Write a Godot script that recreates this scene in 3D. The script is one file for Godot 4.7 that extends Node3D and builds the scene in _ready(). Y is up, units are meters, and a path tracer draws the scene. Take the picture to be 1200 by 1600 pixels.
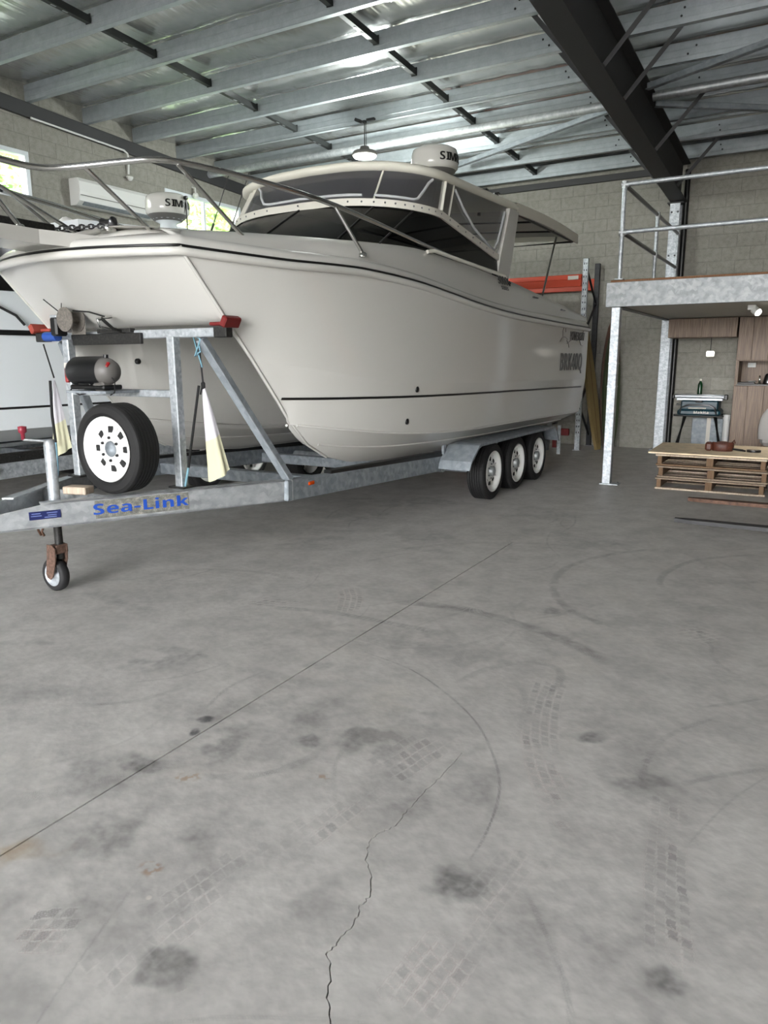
extends Node3D

const CAM_POS := Vector3(0, 1.5, 0)
const SLOPE := 0.04786          # the roof falls towards the back wall
const WALL_L := -9.2
const WALL_R := 6.0
const WALL_B := -13.0
const WALL_F := 8.0

var M := {}
var T := {}
var taken := {}

func _ready():
	setup_camera()
	setup_light()
	make_textures()
	make_materials()
	build_floor()
	build_walls()
	build_roof()
	build_rafter()
	build_mezzanine()
	build_boat()
	build_trailer()
	build_second_boat()
	build_kitchen()
	build_rack()
	build_pallets()
	build_forklift()
	build_wall_things()
	build_outside()

func setup_camera():
	var cam := Camera3D.new()
	cam.name = "camera"
	cam.fov = 70.45
	cam.near = 0.05
	cam.far = 300.0
	cam.keep_aspect = Camera3D.KEEP_HEIGHT
	var yaw := deg_to_rad(-30.12)
	var pitch := deg_to_rad(-11.82)
	var roll := deg_to_rad(-0.267)
	var f := Vector3(sin(yaw) * cos(pitch), sin(pitch), -cos(yaw) * cos(pitch))
	var r := Vector3(cos(yaw), 0, sin(yaw))
	var u := r.cross(f)
	var r2 := r * cos(roll) + u * sin(roll)
	var u2 := u * cos(roll) - r * sin(roll)
	cam.transform = Transform3D(Basis(r2, u2, -f), CAM_POS)
	add_child(cam)
	cam.current = true

func setup_light():
	var sm := ProceduralSkyMaterial.new()
	sm.sky_top_color = Color(0.82, 0.83, 0.85)
	sm.sky_horizon_color = Color(0.945, 0.94, 0.93)
	sm.ground_bottom_color = Color(0.42, 0.41, 0.39)
	sm.ground_horizon_color = Color(0.75, 0.75, 0.74)
	sm.sun_angle_max = 20.0
	sm.sky_energy_multiplier = 1.0
	var sky := Sky.new()
	sky.sky_material = sm
	var env := Environment.new()
	env.background_mode = Environment.BG_SKY
	env.sky = sky
	env.background_energy_multiplier = 13.0
	env.tonemap_mode = Environment.TONE_MAPPER_LINEAR
	env.tonemap_exposure = 2.95
	env.sdfgi_enabled = true
	env.ssao_enabled = true
	env.ssil_enabled = true
	var we := WorldEnvironment.new()
	we.name = "world_environment"
	we.environment = env
	add_child(we)
	var sun := DirectionalLight3D.new()
	sun.name = "sun"
	sun.light_energy = 4.0
	sun.light_color = Color(1.0, 0.96, 0.88)
	sun.light_angular_distance = 0.6
	sun.shadow_enabled = true
	add_child(sun)
	sun.look_at_from_position(Vector3(0.45, 0.8, -0.55), Vector3.ZERO, Vector3.UP)

# ---------------------------------------------------------------- helpers
func numbered(n: String) -> String:
	if not taken.has(n):
		taken[n] = 0
		return n
	taken[n] += 1
	return "%s_%03d" % [n, taken[n]]

func new_st() -> SurfaceTool:
	var st := SurfaceTool.new()
	st.begin(Mesh.PRIMITIVE_TRIANGLES)
	st.set_smooth_group(-1)
	return st

func obj(called: String, st: SurfaceTool, m: Material, parent: Node = null, at := Vector3.ZERO) -> MeshInstance3D:
	st.generate_normals()
	return mesh_obj(called, st.commit(), m, parent, at)

func mesh_obj(called: String, mesh: Mesh, m: Material, parent: Node = null, at := Vector3.ZERO) -> MeshInstance3D:
	var o := MeshInstance3D.new()
	o.mesh = mesh
	o.material_override = m
	o.cast_shadow = GeometryInstance3D.SHADOW_CASTING_SETTING_ON
	o.position = at
	if parent == null or parent == self:
		o.name = numbered(called)
		add_child(o)
	else:
		o.name = called
		parent.add_child(o, true)
	return o

func tag(o: Node, label: String, category: String, group := "", kind := ""):
	if label != "": o.set_meta("label", label)
	if category != "": o.set_meta("category", category)
	if group != "": o.set_meta("group", group)
	if kind != "": o.set_meta("kind", kind)

func thing(called: String, label: String, category: String, at := Vector3.ZERO, turn := 0.0, group := "") -> Node3D:
	var o := Node3D.new()
	o.name = numbered(called)
	add_child(o)
	o.position = at
	o.rotation.y = turn
	tag(o, label, category, group)
	return o

func struct(called: String, st: SurfaceTool, m: Material, label: String, category: String) -> MeshInstance3D:
	var o := obj(called, st, m)
	tag(o, label, category, "", "structure")
	return o

func tri(st: SurfaceTool, a: Vector3, b: Vector3, c: Vector3):
	st.add_vertex(a); st.add_vertex(b); st.add_vertex(c)

func quad(st: SurfaceTool, a: Vector3, b: Vector3, c: Vector3, d: Vector3):
	tri(st, a, b, c); tri(st, a, c, d)

# box with chamfered edges, given by its centre and size
func bx(st: SurfaceTool, c: Vector3, s: Vector3, bev := 0.0, basis := Basis.IDENTITY):
	var h := s * 0.5
	var e: float = min(bev, min(h.x, min(h.y, h.z)) * 0.9)
	var axes := [Vector3.RIGHT, Vector3.UP, Vector3.BACK]
	if e <= 0.0:
		for ax in 3:
			for sg in [-1.0, 1.0]:
				var n: Vector3 = axes[ax] * sg
				var u: Vector3 = axes[(ax + 1) % 3]
				var v: Vector3 = n.cross(u)
				var p := n * h
				var du := u * h
				var dv := Vector3(v.x * h.x, v.y * h.y, v.z * h.z)
				quad(st, c + basis * (p - du - dv), c + basis * (p - du + dv), c + basis * (p + du + dv), c + basis * (p + du - dv))
		return
	var k := h - Vector3(e, e, e)
	for ax in 3:
		for sg in [-1.0, 1.0]:
			var n: Vector3 = axes[ax] * sg
			var u: Vector3 = axes[(ax + 1) % 3]
			var v: Vector3 = n.cross(u)
			var p := n * h
			var du := u * k
			var dv := Vector3(v.x * k.x, v.y * k.y, v.z * k.z)
			quad(st, c + basis * (p - du - dv), c + basis * (p - du + dv), c + basis * (p + du + dv), c + basis * (p + du - dv))
	for ax in 3:
		var w: Vector3 = axes[ax]
		var u: Vector3 = axes[(ax + 1) % 3]
		var v: Vector3 = axes[(ax + 2) % 3]
		for a in [-1.0, 1.0]:
			for b in [-1.0, 1.0]:
				var p1 = u * a * h + v * b * k
				var p2 = u * a * k + v * b * h
				var dw := w * k
				if a * b > 0:
					quad(st, c + basis * (p1 - dw), c + basis * (p1 + dw), c + basis * (p2 + dw), c + basis * (p2 - dw))
				else:
					quad(st, c + basis * (p1 - dw), c + basis * (p2 - dw), c + basis * (p2 + dw), c + basis * (p1 + dw))
	for a in [-1.0, 1.0]:
		for b in [-1.0, 1.0]:
			for d in [-1.0, 1.0]:
				var p := Vector3(a * h.x, b * k.y, d * k.z)
				var q := Vector3(a * k.x, b * h.y, d * k.z)
				var r := Vector3(a * k.x, b * k.y, d * h.z)
				if a * b * d > 0: tri(st, c + basis * p, c + basis * r, c + basis * q)
				else: tri(st, c + basis * p, c + basis * q, c + basis * r)

# bar with a rectangular section between two points; up sets the height axis
func bar(st: SurfaceTool, a: Vector3, b: Vector3, w: float, h: float, up := Vector3.UP, bev := 0.004):
	var z := (b - a).normalized()
	var x := up.cross(z).normalized()
	var y := z.cross(x)
	bx(st, (a + b) * 0.5, Vector3(w, h, a.distance_to(b)), bev, Basis(x, y, z))

func grid(st: SurfaceTool, rows: Array, smooth := true, flip := false, closed := false, sg := 0):
	st.set_smooth_group(sg if smooth else -1)
	for i in rows.size() - 1:
		var p: PackedVector3Array = rows[i]
		var q: PackedVector3Array = rows[i + 1]
		var n := p.size()
		for j in (n if closed else n - 1):
			var k := (j + 1) % n
			if flip: quad(st, p[j], q[j], q[k], p[k])
			else: quad(st, p[j], p[k], q[k], q[j])
	st.set_smooth_group(-1)

func fan(st: SurfaceTool, ring: PackedVector3Array, flip := false):
	var c := Vector3.ZERO
	for p in ring: c += p
	c /= ring.size()
	for j in ring.size():
		var k := (j + 1) % ring.size()
		if flip: tri(st, c, ring[k], ring[j])
		else: tri(st, c, ring[j], ring[k])

func ring_at(c: Vector3, x: Vector3, y: Vector3, r: float, n: int) -> PackedVector3Array:
	var out := PackedVector3Array()
	for i in n:
		var a := TAU * i / n
		out.append(c + x * cos(a) * r + y * sin(a) * r)
	return out

func tube(st: SurfaceTool, pts: Array, r, n := 10, caps := true):
	var rows := []
	var x := Vector3.ZERO
	for i in pts.size():
		var d: Vector3 = (pts[min(i + 1, pts.size() - 1)] - pts[max(i - 1, 0)]).normalized()
		if x == Vector3.ZERO:
			x = d.cross(Vector3.UP if absf(d.y) < 0.9 else Vector3.RIGHT).normalized()
		x = (x - d * x.dot(d)).normalized()
		var y := d.cross(x)
		var rr: float = r[i] if r is Array else r
		rows.append(ring_at(pts[i], x, y, rr, n))
	grid(st, rows, true, true, true)
	if caps:
		fan(st, rows[0], true)
		fan(st, rows[-1], false)

# a profile of [radius, height] turned about the axis of the given frame (its y)
func lathe(st: SurfaceTool, prof: Array, n: int, at := Vector3.ZERO, basis := Basis.IDENTITY, smooth := true):
	var rows := []
	for pr in prof:
		var ring := PackedVector3Array()
		for i in n:
			var a := TAU * i / n
			ring.append(at + basis * Vector3(cos(a) * pr[0], pr[1], sin(a) * pr[0]))
		rows.append(ring)
	grid(st, rows, smooth, false, true)

# polygon (in the frame's x, y) pushed along the frame's z by depth
func prism(st: SurfaceTool, poly: PackedVector2Array, depth: float, at := Vector3.ZERO, basis := Basis.IDENTITY):
	var idx := Geometry2D.triangulate_polygon(poly)
	var ccw := not Geometry2D.is_polygon_clockwise(poly)
	var f := func(v: Vector2, z: float) -> Vector3: return at + basis * Vector3(v.x, v.y, z)
	for i in range(0, idx.size(), 3):
		var a: Vector2 = poly[idx[i]]
		var b: Vector2 = poly[idx[i + 1]]
		var c: Vector2 = poly[idx[i + 2]]
		if (b - a).cross(c - a) > 0:
			var t := b
			b = c
			c = t
		tri(st, f.call(a, depth), f.call(b, depth), f.call(c, depth))
		tri(st, f.call(a, 0.0), f.call(c, 0.0), f.call(b, 0.0))
	for i in poly.size():
		var a := poly[i]
		var b := poly[(i + 1) % poly.size()]
		if ccw: quad(st, f.call(a, 0.0), f.call(a, depth), f.call(b, depth), f.call(b, 0.0))
		else: quad(st, f.call(a, 0.0), f.call(b, 0.0), f.call(b, depth), f.call(a, depth))

func lettering(called: String, text: String, size: float, m: Material, parent: Node, at: Vector3, basis: Basis, bold := true, stretch := Vector2.ONE) -> MeshInstance3D:
	var tm := TextMesh.new()
	var f := SystemFont.new()
	f.font_names = PackedStringArray(["Droid Sans"])
	if bold: f.font_weight = 700
	tm.font = f
	tm.text = text
	tm.font_size = 64
	tm.pixel_size = size / 46.0
	tm.depth = 0.003
	tm.curve_step = 2.0
	tm.horizontal_alignment = HORIZONTAL_ALIGNMENT_CENTER
	tm.vertical_alignment = VERTICAL_ALIGNMENT_CENTER
	var o := mesh_obj(called, tm, m, parent)
	o.transform = Transform3D(basis * Basis.from_scale(Vector3(stretch.x, stretch.y, 1)), at)
	return o

func lerp_table(tab: Array, s: float) -> float:
	if s <= tab[0][0]: return tab[0][1]
	for i in tab.size() - 1:
		if s <= tab[i + 1][0]:
			var t: float = (s - tab[i][0]) / (tab[i + 1][0] - tab[i][0])
			var m0: float = tab[i][1]
			var m1: float = tab[i + 1][1]
			var l: float = tab[i + 1][0] - tab[i][0]
			var d0: float = slope_of(tab, i) * l
			var d1: float = slope_of(tab, i + 1) * l
			var t2 := t * t
			var t3 := t2 * t
			return (2 * t3 - 3 * t2 + 1) * m0 + (t3 - 2 * t2 + t) * d0 + (-2 * t3 + 3 * t2) * m1 + (t3 - t2) * d1
	return tab[-1][1]

func slope_of(tab: Array, i: int) -> float:
	var a: int = max(i - 1, 0)
	var b: int = min(i + 1, tab.size() - 1)
	return (tab[b][1] - tab[a][1]) / (tab[b][0] - tab[a][0])

func roof_y(y0: float, z: float) -> float:
	return y0 + SLOPE * (z + 13.0)

# ---------------------------------------------------------------- textures and materials
func noise_image(sz: int, freq: float, seed_: int, oct := 4, type := FastNoiseLite.TYPE_SIMPLEX_SMOOTH) -> Image:
	var n := FastNoiseLite.new()
	n.seed = seed_
	n.frequency = freq
	n.noise_type = type
	n.fractal_octaves = oct
	if type == FastNoiseLite.TYPE_CELLULAR:
		n.cellular_return_type = FastNoiseLite.RETURN_CELL_VALUE
		n.fractal_type = FastNoiseLite.FRACTAL_NONE
	return n.get_seamless_image(sz, sz)

# mixes two colours by layered noise: layers of [image, weight]
func ramp_texture(layers: Array, cols: Array, gain := 1.0, stretch_x := 1) -> ImageTexture:
	var sz: int = layers[0][0].get_width()
	var data: Array = []
	for l in layers: data.append(l[0].get_data())
	var out := PackedByteArray()
	out.resize(sz * sz * 3)
	var lut := PackedByteArray()
	var g := Gradient.new()
	g.offsets = PackedFloat32Array()
	g.colors = PackedColorArray()
	for i in cols.size(): g.add_point(float(i) / (cols.size() - 1), cols[i])
	for i in 256:
		var c := g.sample(clampf((i / 255.0 - 0.5) * gain + 0.5, 0, 1))
		lut.append(int(c.r * 255)); lut.append(int(c.g * 255)); lut.append(int(c.b * 255))
	var ws := PackedFloat32Array()
	for l in layers: ws.append(l[1])
	var k := data.size()
	for y in sz:
		for x in sz:
			var p := y * sz + (x * stretch_x) % sz
			var v := 0.0
			for j in k: v += data[j][p] * ws[j]
			var q := clampi(int(v), 0, 255) * 3
			var o := (y * sz + x) * 3
			out[o] = lut[q]; out[o + 1] = lut[q + 1]; out[o + 2] = lut[q + 2]
	var im := Image.create_from_data(sz, sz, false, Image.FORMAT_RGB8, out)
	return ImageTexture.create_from_image(im)

func normal_tex(im: Image, strength: float) -> ImageTexture:
	var a := im.duplicate() as Image
	a.convert(Image.FORMAT_RGBA8)
	a.bump_map_to_normal_map(strength)
	return ImageTexture.create_from_image(a)

# grain: noise stretched along one direction
func grain_image(sz: int, seed_: int, along: float, across: float) -> Image:
	var n := FastNoiseLite.new()
	n.seed = seed_
	n.frequency = 1.0
	n.fractal_octaves = 4
	var b := PackedByteArray()
	b.resize(sz * sz)
	for y in sz:
		for x in sz:
			# wrap softly by blending the two ends
			var u := float(x) / sz
			var v := float(y) / sz
			var a0 := n.get_noise_2d(u * across, v * along)
			var a1 := n.get_noise_2d((u - 1.0) * across, v * along)
			var b0 := lerpf(a0, a1, clampf((u - 0.85) / 0.15, 0, 1))
			b[y * sz + x] = clampi(int((b0 * 0.62 + 0.5) * 255), 0, 255)
	return Image.create_from_data(sz, sz, false, Image.FORMAT_L8, b)

# long soft folds with finer ones over them, as a normal map that repeats without a seam
func foil_normal(strength: float) -> ImageTexture:
	var n := FastNoiseLite.new()
	n.seed = 52
	n.frequency = 0.028
	n.fractal_octaves = 2
	var a := n.get_seamless_image(512, 20)
	a.convert(Image.FORMAT_RF)
	a.resize(512, 512, Image.INTERPOLATE_CUBIC)
	var fa := a.get_data().to_float32_array()
	var h := PackedFloat32Array()
	h.resize(512 * 512)
	for i in 512 * 512: h[i] = fa[i] * 6.0
	var out := PackedByteArray()
	out.resize(512 * 512 * 3)
	for y in 512:
		for x in 512:
			var p := y * 512 + x
			var v := Vector3((h[p] - h[y * 512 + (x + 1) % 512]) * strength, (h[p] - h[((y + 1) % 512) * 512 + x]) * strength, 1.0).normalized()
			out[p * 3] = int((v.x * 0.5 + 0.5) * 255)
			out[p * 3 + 1] = int((v.y * 0.5 + 0.5) * 255)
			out[p * 3 + 2] = int((v.z * 0.5 + 0.5) * 255)
	return ImageTexture.create_from_image(Image.create_from_data(512, 512, false, Image.FORMAT_RGB8, out))

func make_textures():
	var fine := noise_image(512, 0.06, 3, 4)
	var mid := noise_image(512, 0.012, 5, 5)
	var spangle := noise_image(512, 0.045, 9, 1, FastNoiseLite.TYPE_CELLULAR)
	T.concrete = ramp_texture([[mid, 0.6], [fine, 0.4]], [Color(0.625, 0.615, 0.60), Color(0.69, 0.68, 0.663), Color(0.75, 0.74, 0.722)], 1.3)
	T.concrete_coarse = ramp_texture([[noise_image(512, 0.008, 21, 5), 0.8], [mid, 0.2]], [Color(0.80, 0.79, 0.78), Color(1, 1, 1), Color(1, 1, 0.99)], 1.5)
	T.fine_n = normal_tex(fine, 1.2)
	T.galv = ramp_texture([[spangle, 0.45], [mid, 0.55]], [Color(0.58, 0.595, 0.605), Color(0.67, 0.685, 0.695), Color(0.76, 0.77, 0.775)], 1.3)
	T.galv_soft = ramp_texture([[mid, 0.7], [fine, 0.3]], [Color(0.62, 0.635, 0.645), Color(0.70, 0.71, 0.72)], 1.2)
	T.galv_rough = ramp_texture([[spangle, 0.5], [mid, 0.5]], [Color(0.42, 0.42, 0.42), Color(0.58, 0.58, 0.58)], 1.3)
	T.block = ramp_texture([[fine, 0.5], [mid, 0.5]], [Color(0.47, 0.46, 0.43), Color(0.54, 0.53, 0.50), Color(0.59, 0.58, 0.55)], 1.2)
	T.block_n = normal_tex(noise_image(512, 0.12, 31, 3), 1.6)
	var grain := grain_image(512, 41, 2.2, 90.0)
	T.laminate = ramp_texture([[grain, 1.0]], [Color(0.36, 0.285, 0.225), Color(0.465, 0.38, 0.31), Color(0.55, 0.465, 0.385)], 1.6)
	var grain2 := grain_image(512, 43, 3.0, 40.0)
	T.timber = ramp_texture([[grain2, 0.75], [mid, 0.25]], [Color(0.56, 0.50, 0.43), Color(0.69, 0.63, 0.56), Color(0.77, 0.72, 0.65)], 1.1)
	T.rust = ramp_texture([[fine, 0.4], [mid, 0.6]], [Color(0.25, 0.19, 0.16), Color(0.38, 0.29, 0.245), Color(0.48, 0.39, 0.34)], 1.2)
	T.worn_black = ramp_texture([[fine, 0.5], [mid, 0.5]], [Color(0.09, 0.09, 0.09), Color(0.14, 0.14, 0.135), Color(0.24, 0.23, 0.22)], 1.5)
	# foil: long wrinkles running down the roof, plus small crinkles
	T.foil_n = foil_normal(0.34)
	T.foil = ramp_texture([[mid, 1.0]], [Color(0.78, 0.785, 0.785), Color(0.85, 0.85, 0.85)], 1.2)
	T.cloth_n = normal_tex(noise_image(256, 0.2, 61, 2), 1.0)
	T.leather = ramp_texture([[fine, 0.5], [mid, 0.5]], [Color(0.16, 0.07, 0.045), Color(0.30, 0.14, 0.085), Color(0.42, 0.22, 0.13)], 1.4)

func mat(key: String, col: Color, rough := 0.6, metal := 0.0) -> StandardMaterial3D:
	var m := StandardMaterial3D.new()
	m.resource_name = key
	m.albedo_color = col
	m.roughness = rough
	m.metallic = metal
	M[key] = m
	return m

func tri_mat(key: String, tex: Texture2D, scale: float, rough := 0.6, metal := 0.0, tint := Color.WHITE, world := false, normal: Texture2D = null, nscale := 1.0, xscale := 1.0) -> StandardMaterial3D:
	var m := mat(key, tint, rough, metal)
	m.albedo_texture = tex
	m.uv1_triplanar = true
	m.uv1_world_triplanar = world
	m.uv1_scale = Vector3(scale * xscale, scale, scale)
	if normal:
		m.normal_enabled = true
		m.normal_texture = normal
		m.normal_scale = nscale
	return m

func make_materials():
	var m: StandardMaterial3D
	m = mat("gelcoat", Color(0.755, 0.75, 0.73), 0.14)
	m.metallic_specular = 0.5
	m = mat("gelcoat_cool", Color(0.82, 0.84, 0.85), 0.22)
	mat("gel_black", Color(0.03, 0.03, 0.032), 0.3)
	mat("vinyl_white", Color(0.80, 0.79, 0.75), 0.55)
	mat("canvas_white", Color(0.86, 0.85, 0.80), 0.8)
	mat("canvas_lining", Color(0.72, 0.72, 0.70), 0.85)
	mat("zip", Color(0.72, 0.73, 0.74), 0.5)
	m = mat("tinted", Color(0.012, 0.012, 0.016, 0.965), 0.22)
	m.metallic_specular = 0.15
	m.transparency = BaseMaterial3D.TRANSPARENCY_ALPHA
	m = mat("clear_vinyl", Color(0.30, 0.30, 0.34, 0.42), 0.12)
	m.transparency = BaseMaterial3D.TRANSPARENCY_ALPHA
	m = mat("pane", Color(0.9, 0.95, 0.93, 0.06), 0.03)
	m.transparency = BaseMaterial3D.TRANSPARENCY_ALPHA
	mat("stainless", Color(0.80, 0.80, 0.79), 0.16, 1.0)
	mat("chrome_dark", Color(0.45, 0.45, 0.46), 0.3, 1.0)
	m = tri_mat("galv", T.galv, 1.6, 0.5, 0.75)
	m.roughness_texture = T.galv_rough
	m.roughness = 1.0
	m = tri_mat("galv_bright", T.galv, 2.2, 0.5, 0.55, Color(1.0, 1.01, 1.02))
	m = tri_mat("galv_dull", T.galv, 1.2, 0.6, 0.35, Color(0.80, 0.82, 0.84))
	m = tri_mat("galv_beam", T.galv, 1.3, 0.55, 0.45, Color(0.80, 0.80, 0.80))
	m = tri_mat("purlin", T.galv_soft, 1.0, 0.42, 0.45, Color(1.0, 1.02, 1.03))
	m = tri_mat("foil", T.foil, 0.55, 0.27, 0.84, Color.WHITE, true, T.foil_n, 0.9)
	mat("steel_dark", Color(0.20, 0.20, 0.205), 0.62, 0.0)
	mat("bridging", Color(0.17, 0.18, 0.18), 0.5, 0.3)
	tri_mat("block", T.block, 1.7, 0.85, 0.0, Color.WHITE, true, T.block_n, 0.5)
	tri_mat("mortar", T.block, 1.7, 0.9, 0.0, Color(0.95, 0.95, 0.95), true)
	tri_mat("plain_wall", T.block, 0.8, 0.9, 0.0, Color(1.05, 1.05, 1.05), true)
	mat("pvc_white", Color(0.80, 0.80, 0.79), 0.4)
	mat("plaster", Color(0.72, 0.715, 0.69), 0.85)
	mat("window_frame", Color(0.82, 0.84, 0.86), 0.4)
	tri_mat("laminate", T.laminate, 0.9, 0.5)
	mat("bench_stone", Color(0.30, 0.29, 0.28), 0.4)
	tri_mat("timber", T.timber, 1.2, 0.8)
	tri_mat("timber_grey", T.timber, 1.1, 0.85, 0.0, Color(0.74, 0.72, 0.70))
	tri_mat("timber_brown", T.timber, 1.3, 0.85, 0.0, Color(0.62, 0.54, 0.46))
	tri_mat("ply", T.concrete, 0.9, 0.75, 0.0, Color(1.22, 1.14, 1.0))
	tri_mat("particleboard", T.timber, 2.0, 0.85, 0.0, Color(0.66, 0.52, 0.42))
	tri_mat("rust", T.rust, 5.0, 0.8, 0.2)
	tri_mat("rust_steel", T.rust, 3.0, 0.6, 0.4, Color(0.9, 0.85, 0.8))
	tri_mat("winch_grey", T.galv, 5.0, 0.6, 0.2, Color(0.62, 0.58, 0.54))
	tri_mat("worn_patch", T.worn_black, 4.0, 0.8, 0.0, Color(2.5, 2.5, 2.4))
	tri_mat("worn_black", T.worn_black, 6.0, 0.5, 0.3)
	m = mat("rubber", Color(0.055, 0.055, 0.058), 0.75)
	m = mat("rubber_side", Color(0.10, 0.10, 0.105), 0.7)
	mat("rim_white", Color(0.84, 0.84, 0.83), 0.35)
	mat("rubber_red", Color(0.40, 0.055, 0.05), 0.55)
	mat("rubber_red_faded", Color(0.55, 0.22, 0.17), 0.6)
	mat("poly_blue", Color(0.13, 0.27, 0.56), 0.45)
	mat("paint_blue", Color(0.03, 0.25, 0.60), 0.6)
	mat("plate_blue", Color(0.06, 0.10, 0.30), 0.4)
	mat("plate_line", Color(0.42, 0.47, 0.66), 0.5)
	mat("black_plastic", Color(0.035, 0.037, 0.042), 0.4)
	mat("tank_black", Color(0.045, 0.05, 0.06), 0.38)
	mat("grey_plastic", Color(0.36, 0.35, 0.34), 0.5)
	mat("red_plastic", Color(0.52, 0.05, 0.06), 0.4)
	mat("pink_knob", Color(0.50, 0.14, 0.20), 0.4)
	mat("amber", Color(0.72, 0.25, 0.03), 0.25)
	mat("rope_blue", Color(0.45, 0.60, 0.66), 0.9)
	mat("strap_black", Color(0.03, 0.03, 0.033), 0.8)
	m = mat("cloth_white", Color(0.74, 0.73, 0.75), 0.95)
	m.backlight_enabled = true
	m.backlight = Color(0.2, 0.2, 0.2)
	m = mat("cloth_cream", Color(0.74, 0.73, 0.62), 0.95)
	m.backlight_enabled = true
	m.backlight = Color(0.2, 0.2, 0.16)
	mat("rack_orange", Color(0.76, 0.23, 0.06), 0.45)
	mat("rack_blue", Color(0.06, 0.065, 0.085), 0.5)
	mat("label_white", Color(0.82, 0.80, 0.76), 0.6)
	mat("saw_teal", Color(0.07, 0.22, 0.27), 0.4)
	mat("saw_top", Color(0.70, 0.72, 0.74), 0.35, 0.4)
	mat("green_bottle", Color(0.03, 0.20, 0.09), 0.2)
	mat("board_green", Color(0.24, 0.28, 0.19), 0.5)
	mat("board_yellow", Color(0.50, 0.43, 0.28), 0.5)
	mat("board_brown", Color(0.30, 0.17, 0.10), 0.5)
	tri_mat("leather", T.leather, 8.0, 0.5)
	mat("upholstery", Color(0.62, 0.61, 0.60), 0.85)
	mat("forklift_body", Color(0.55, 0.30, 0.05), 0.45)
	mat("asphalt", Color(0.52, 0.52, 0.50), 0.9)
	mat("grass", Color(0.22, 0.32, 0.12), 0.95)
	mat("bark", Color(0.26, 0.21, 0.16), 0.9)
	m = mat("leaf", Color(0.42, 0.55, 0.27), 0.6)
	m.backlight_enabled = true
	m.backlight = Color(0.4, 0.5, 0.25)
	m = mat("leaf_pale", Color(0.58, 0.66, 0.42), 0.6)
	m.backlight_enabled = true
	m.backlight = Color(0.45, 0.5, 0.3)
	m = mat("lamp_glow", Color(1, 1, 1), 0.5)
	m.emission_enabled = true
	m.emission = Color(1.0, 0.98, 0.94)
	m.emission_energy_multiplier = 2.2
	m = mat("pendant_glow", Color(1, 1, 1), 0.5)
	m.emission_enabled = true
	m.emission = Color(1.0, 0.98, 0.92)
	m.emission_energy_multiplier = 0.7
	m = mat("concrete_outside", Color(0.62, 0.62, 0.60), 0.9)
	m = tri_mat("slab", T.concrete, 0.55, 0.52, 0.0, Color.WHITE, true, T.fine_n, 0.25)
	mat("joint", Color(0.20, 0.19, 0.185), 0.95)

# ---------------------------------------------------------------- floor
# what has been left on the concrete, in metres on the floor (x, z)
const SKID_ARCS := [   # width, strength, path
	[0.11, 0.42, [[-2.22, -3.82], [-2.05, -3.85], [-1.64, -3.91], [-1.16, -3.78], [-0.83, -3.6], [-0.61, -3.41]]],
	[0.07, 0.3, [[-2.85, -3.32], [-2.46, -3.45], [-2.02, -3.48], [-1.53, -3.48]]],
	[0.07, 0.3, [[-0.8, -6.14], [-1.2, -5.69], [-1.41, -5.16], [-1.38, -4.69], [-1.2, -4.29], [-0.95, -4.1], [-0.62, -4.04], [-0.49, -4.06]]],
	[0.06, 0.3, [[-0.2, -6.23], [-0.61, -5.81], [-0.76, -5.33], [-0.74, -5], [-0.61, -4.88]]],
	[0.012, 0.4, [[-1.93, -3.05], [-1.58, -2.97], [-1.3, -2.81], [-1.08, -2.63], [-0.92, -2.42], [-0.82, -2.23], [-0.77, -2.01], [-0.76, -1.81], [-0.8, -1.7]]],
	[0.05, 0.2, [[-1.32, -2.87], [-1.25, -3.16], [-1.08, -3.34], [-0.94, -3.33], [-0.89, -3.16], [-0.92, -2.95]]],
	[0.05, 0.22, [[-1.83, -1.73], [-1.63, -1.86], [-1.55, -1.99], [-1.5, -2.17]]],
	[0.1, 0.2, [[-2.31, -1.29], [-2.15, -1.45], [-2.02, -1.67], [-1.87, -1.88]]],
	[0.06, 0.18, [[-4, -3.43], [-3.8, -3.73], [-3.35, -3.92], [-2.87, -3.89]]],
	[0.09, 0.15, [[-2.92, -4.63], [-2.48, -5.33], [-1.78, -5.72], [-1.26, -5.72]]],
]
const TREAD_TRACKS := [   # width, path
	[0.2, [[-1.37, -0.9], [-1.38, -1.15], [-1.35, -1.38], [-1.31, -1.63], [-1.26, -1.98], [-1.2, -2.26], [-1.13, -2.53]]],
	[0.15, [[-0.44, -2.08], [-0.56, -2.21], [-0.68, -2.38], [-0.81, -2.66], [-0.89, -2.96], [-0.94, -3.29]]],
	[0.15, [[-0.69, -1.23], [-0.67, -1.41], [-0.64, -1.66], [-0.61, -1.95]]],
	[0.12, [[-0.15, -1.65], [-0.2, -1.91], [-0.24, -2.17], [-0.29, -2.54]]],
	[0.15, [[-2.97, -3.4], [-2.6, -3.48]]],
	[0.15, [[-2.29, -3.48], [-2.46, -3.8], [-2.79, -4.2]]],
	[0.16, [[-0.55, -2.7], [-0.38, -2.65]]],
	[0.2, [[-0.51, -4.23], [-0.27, -4.12]]],
	[0.16, [[-1.71, -0.95], [-1.57, -1.04]]],
]
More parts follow.
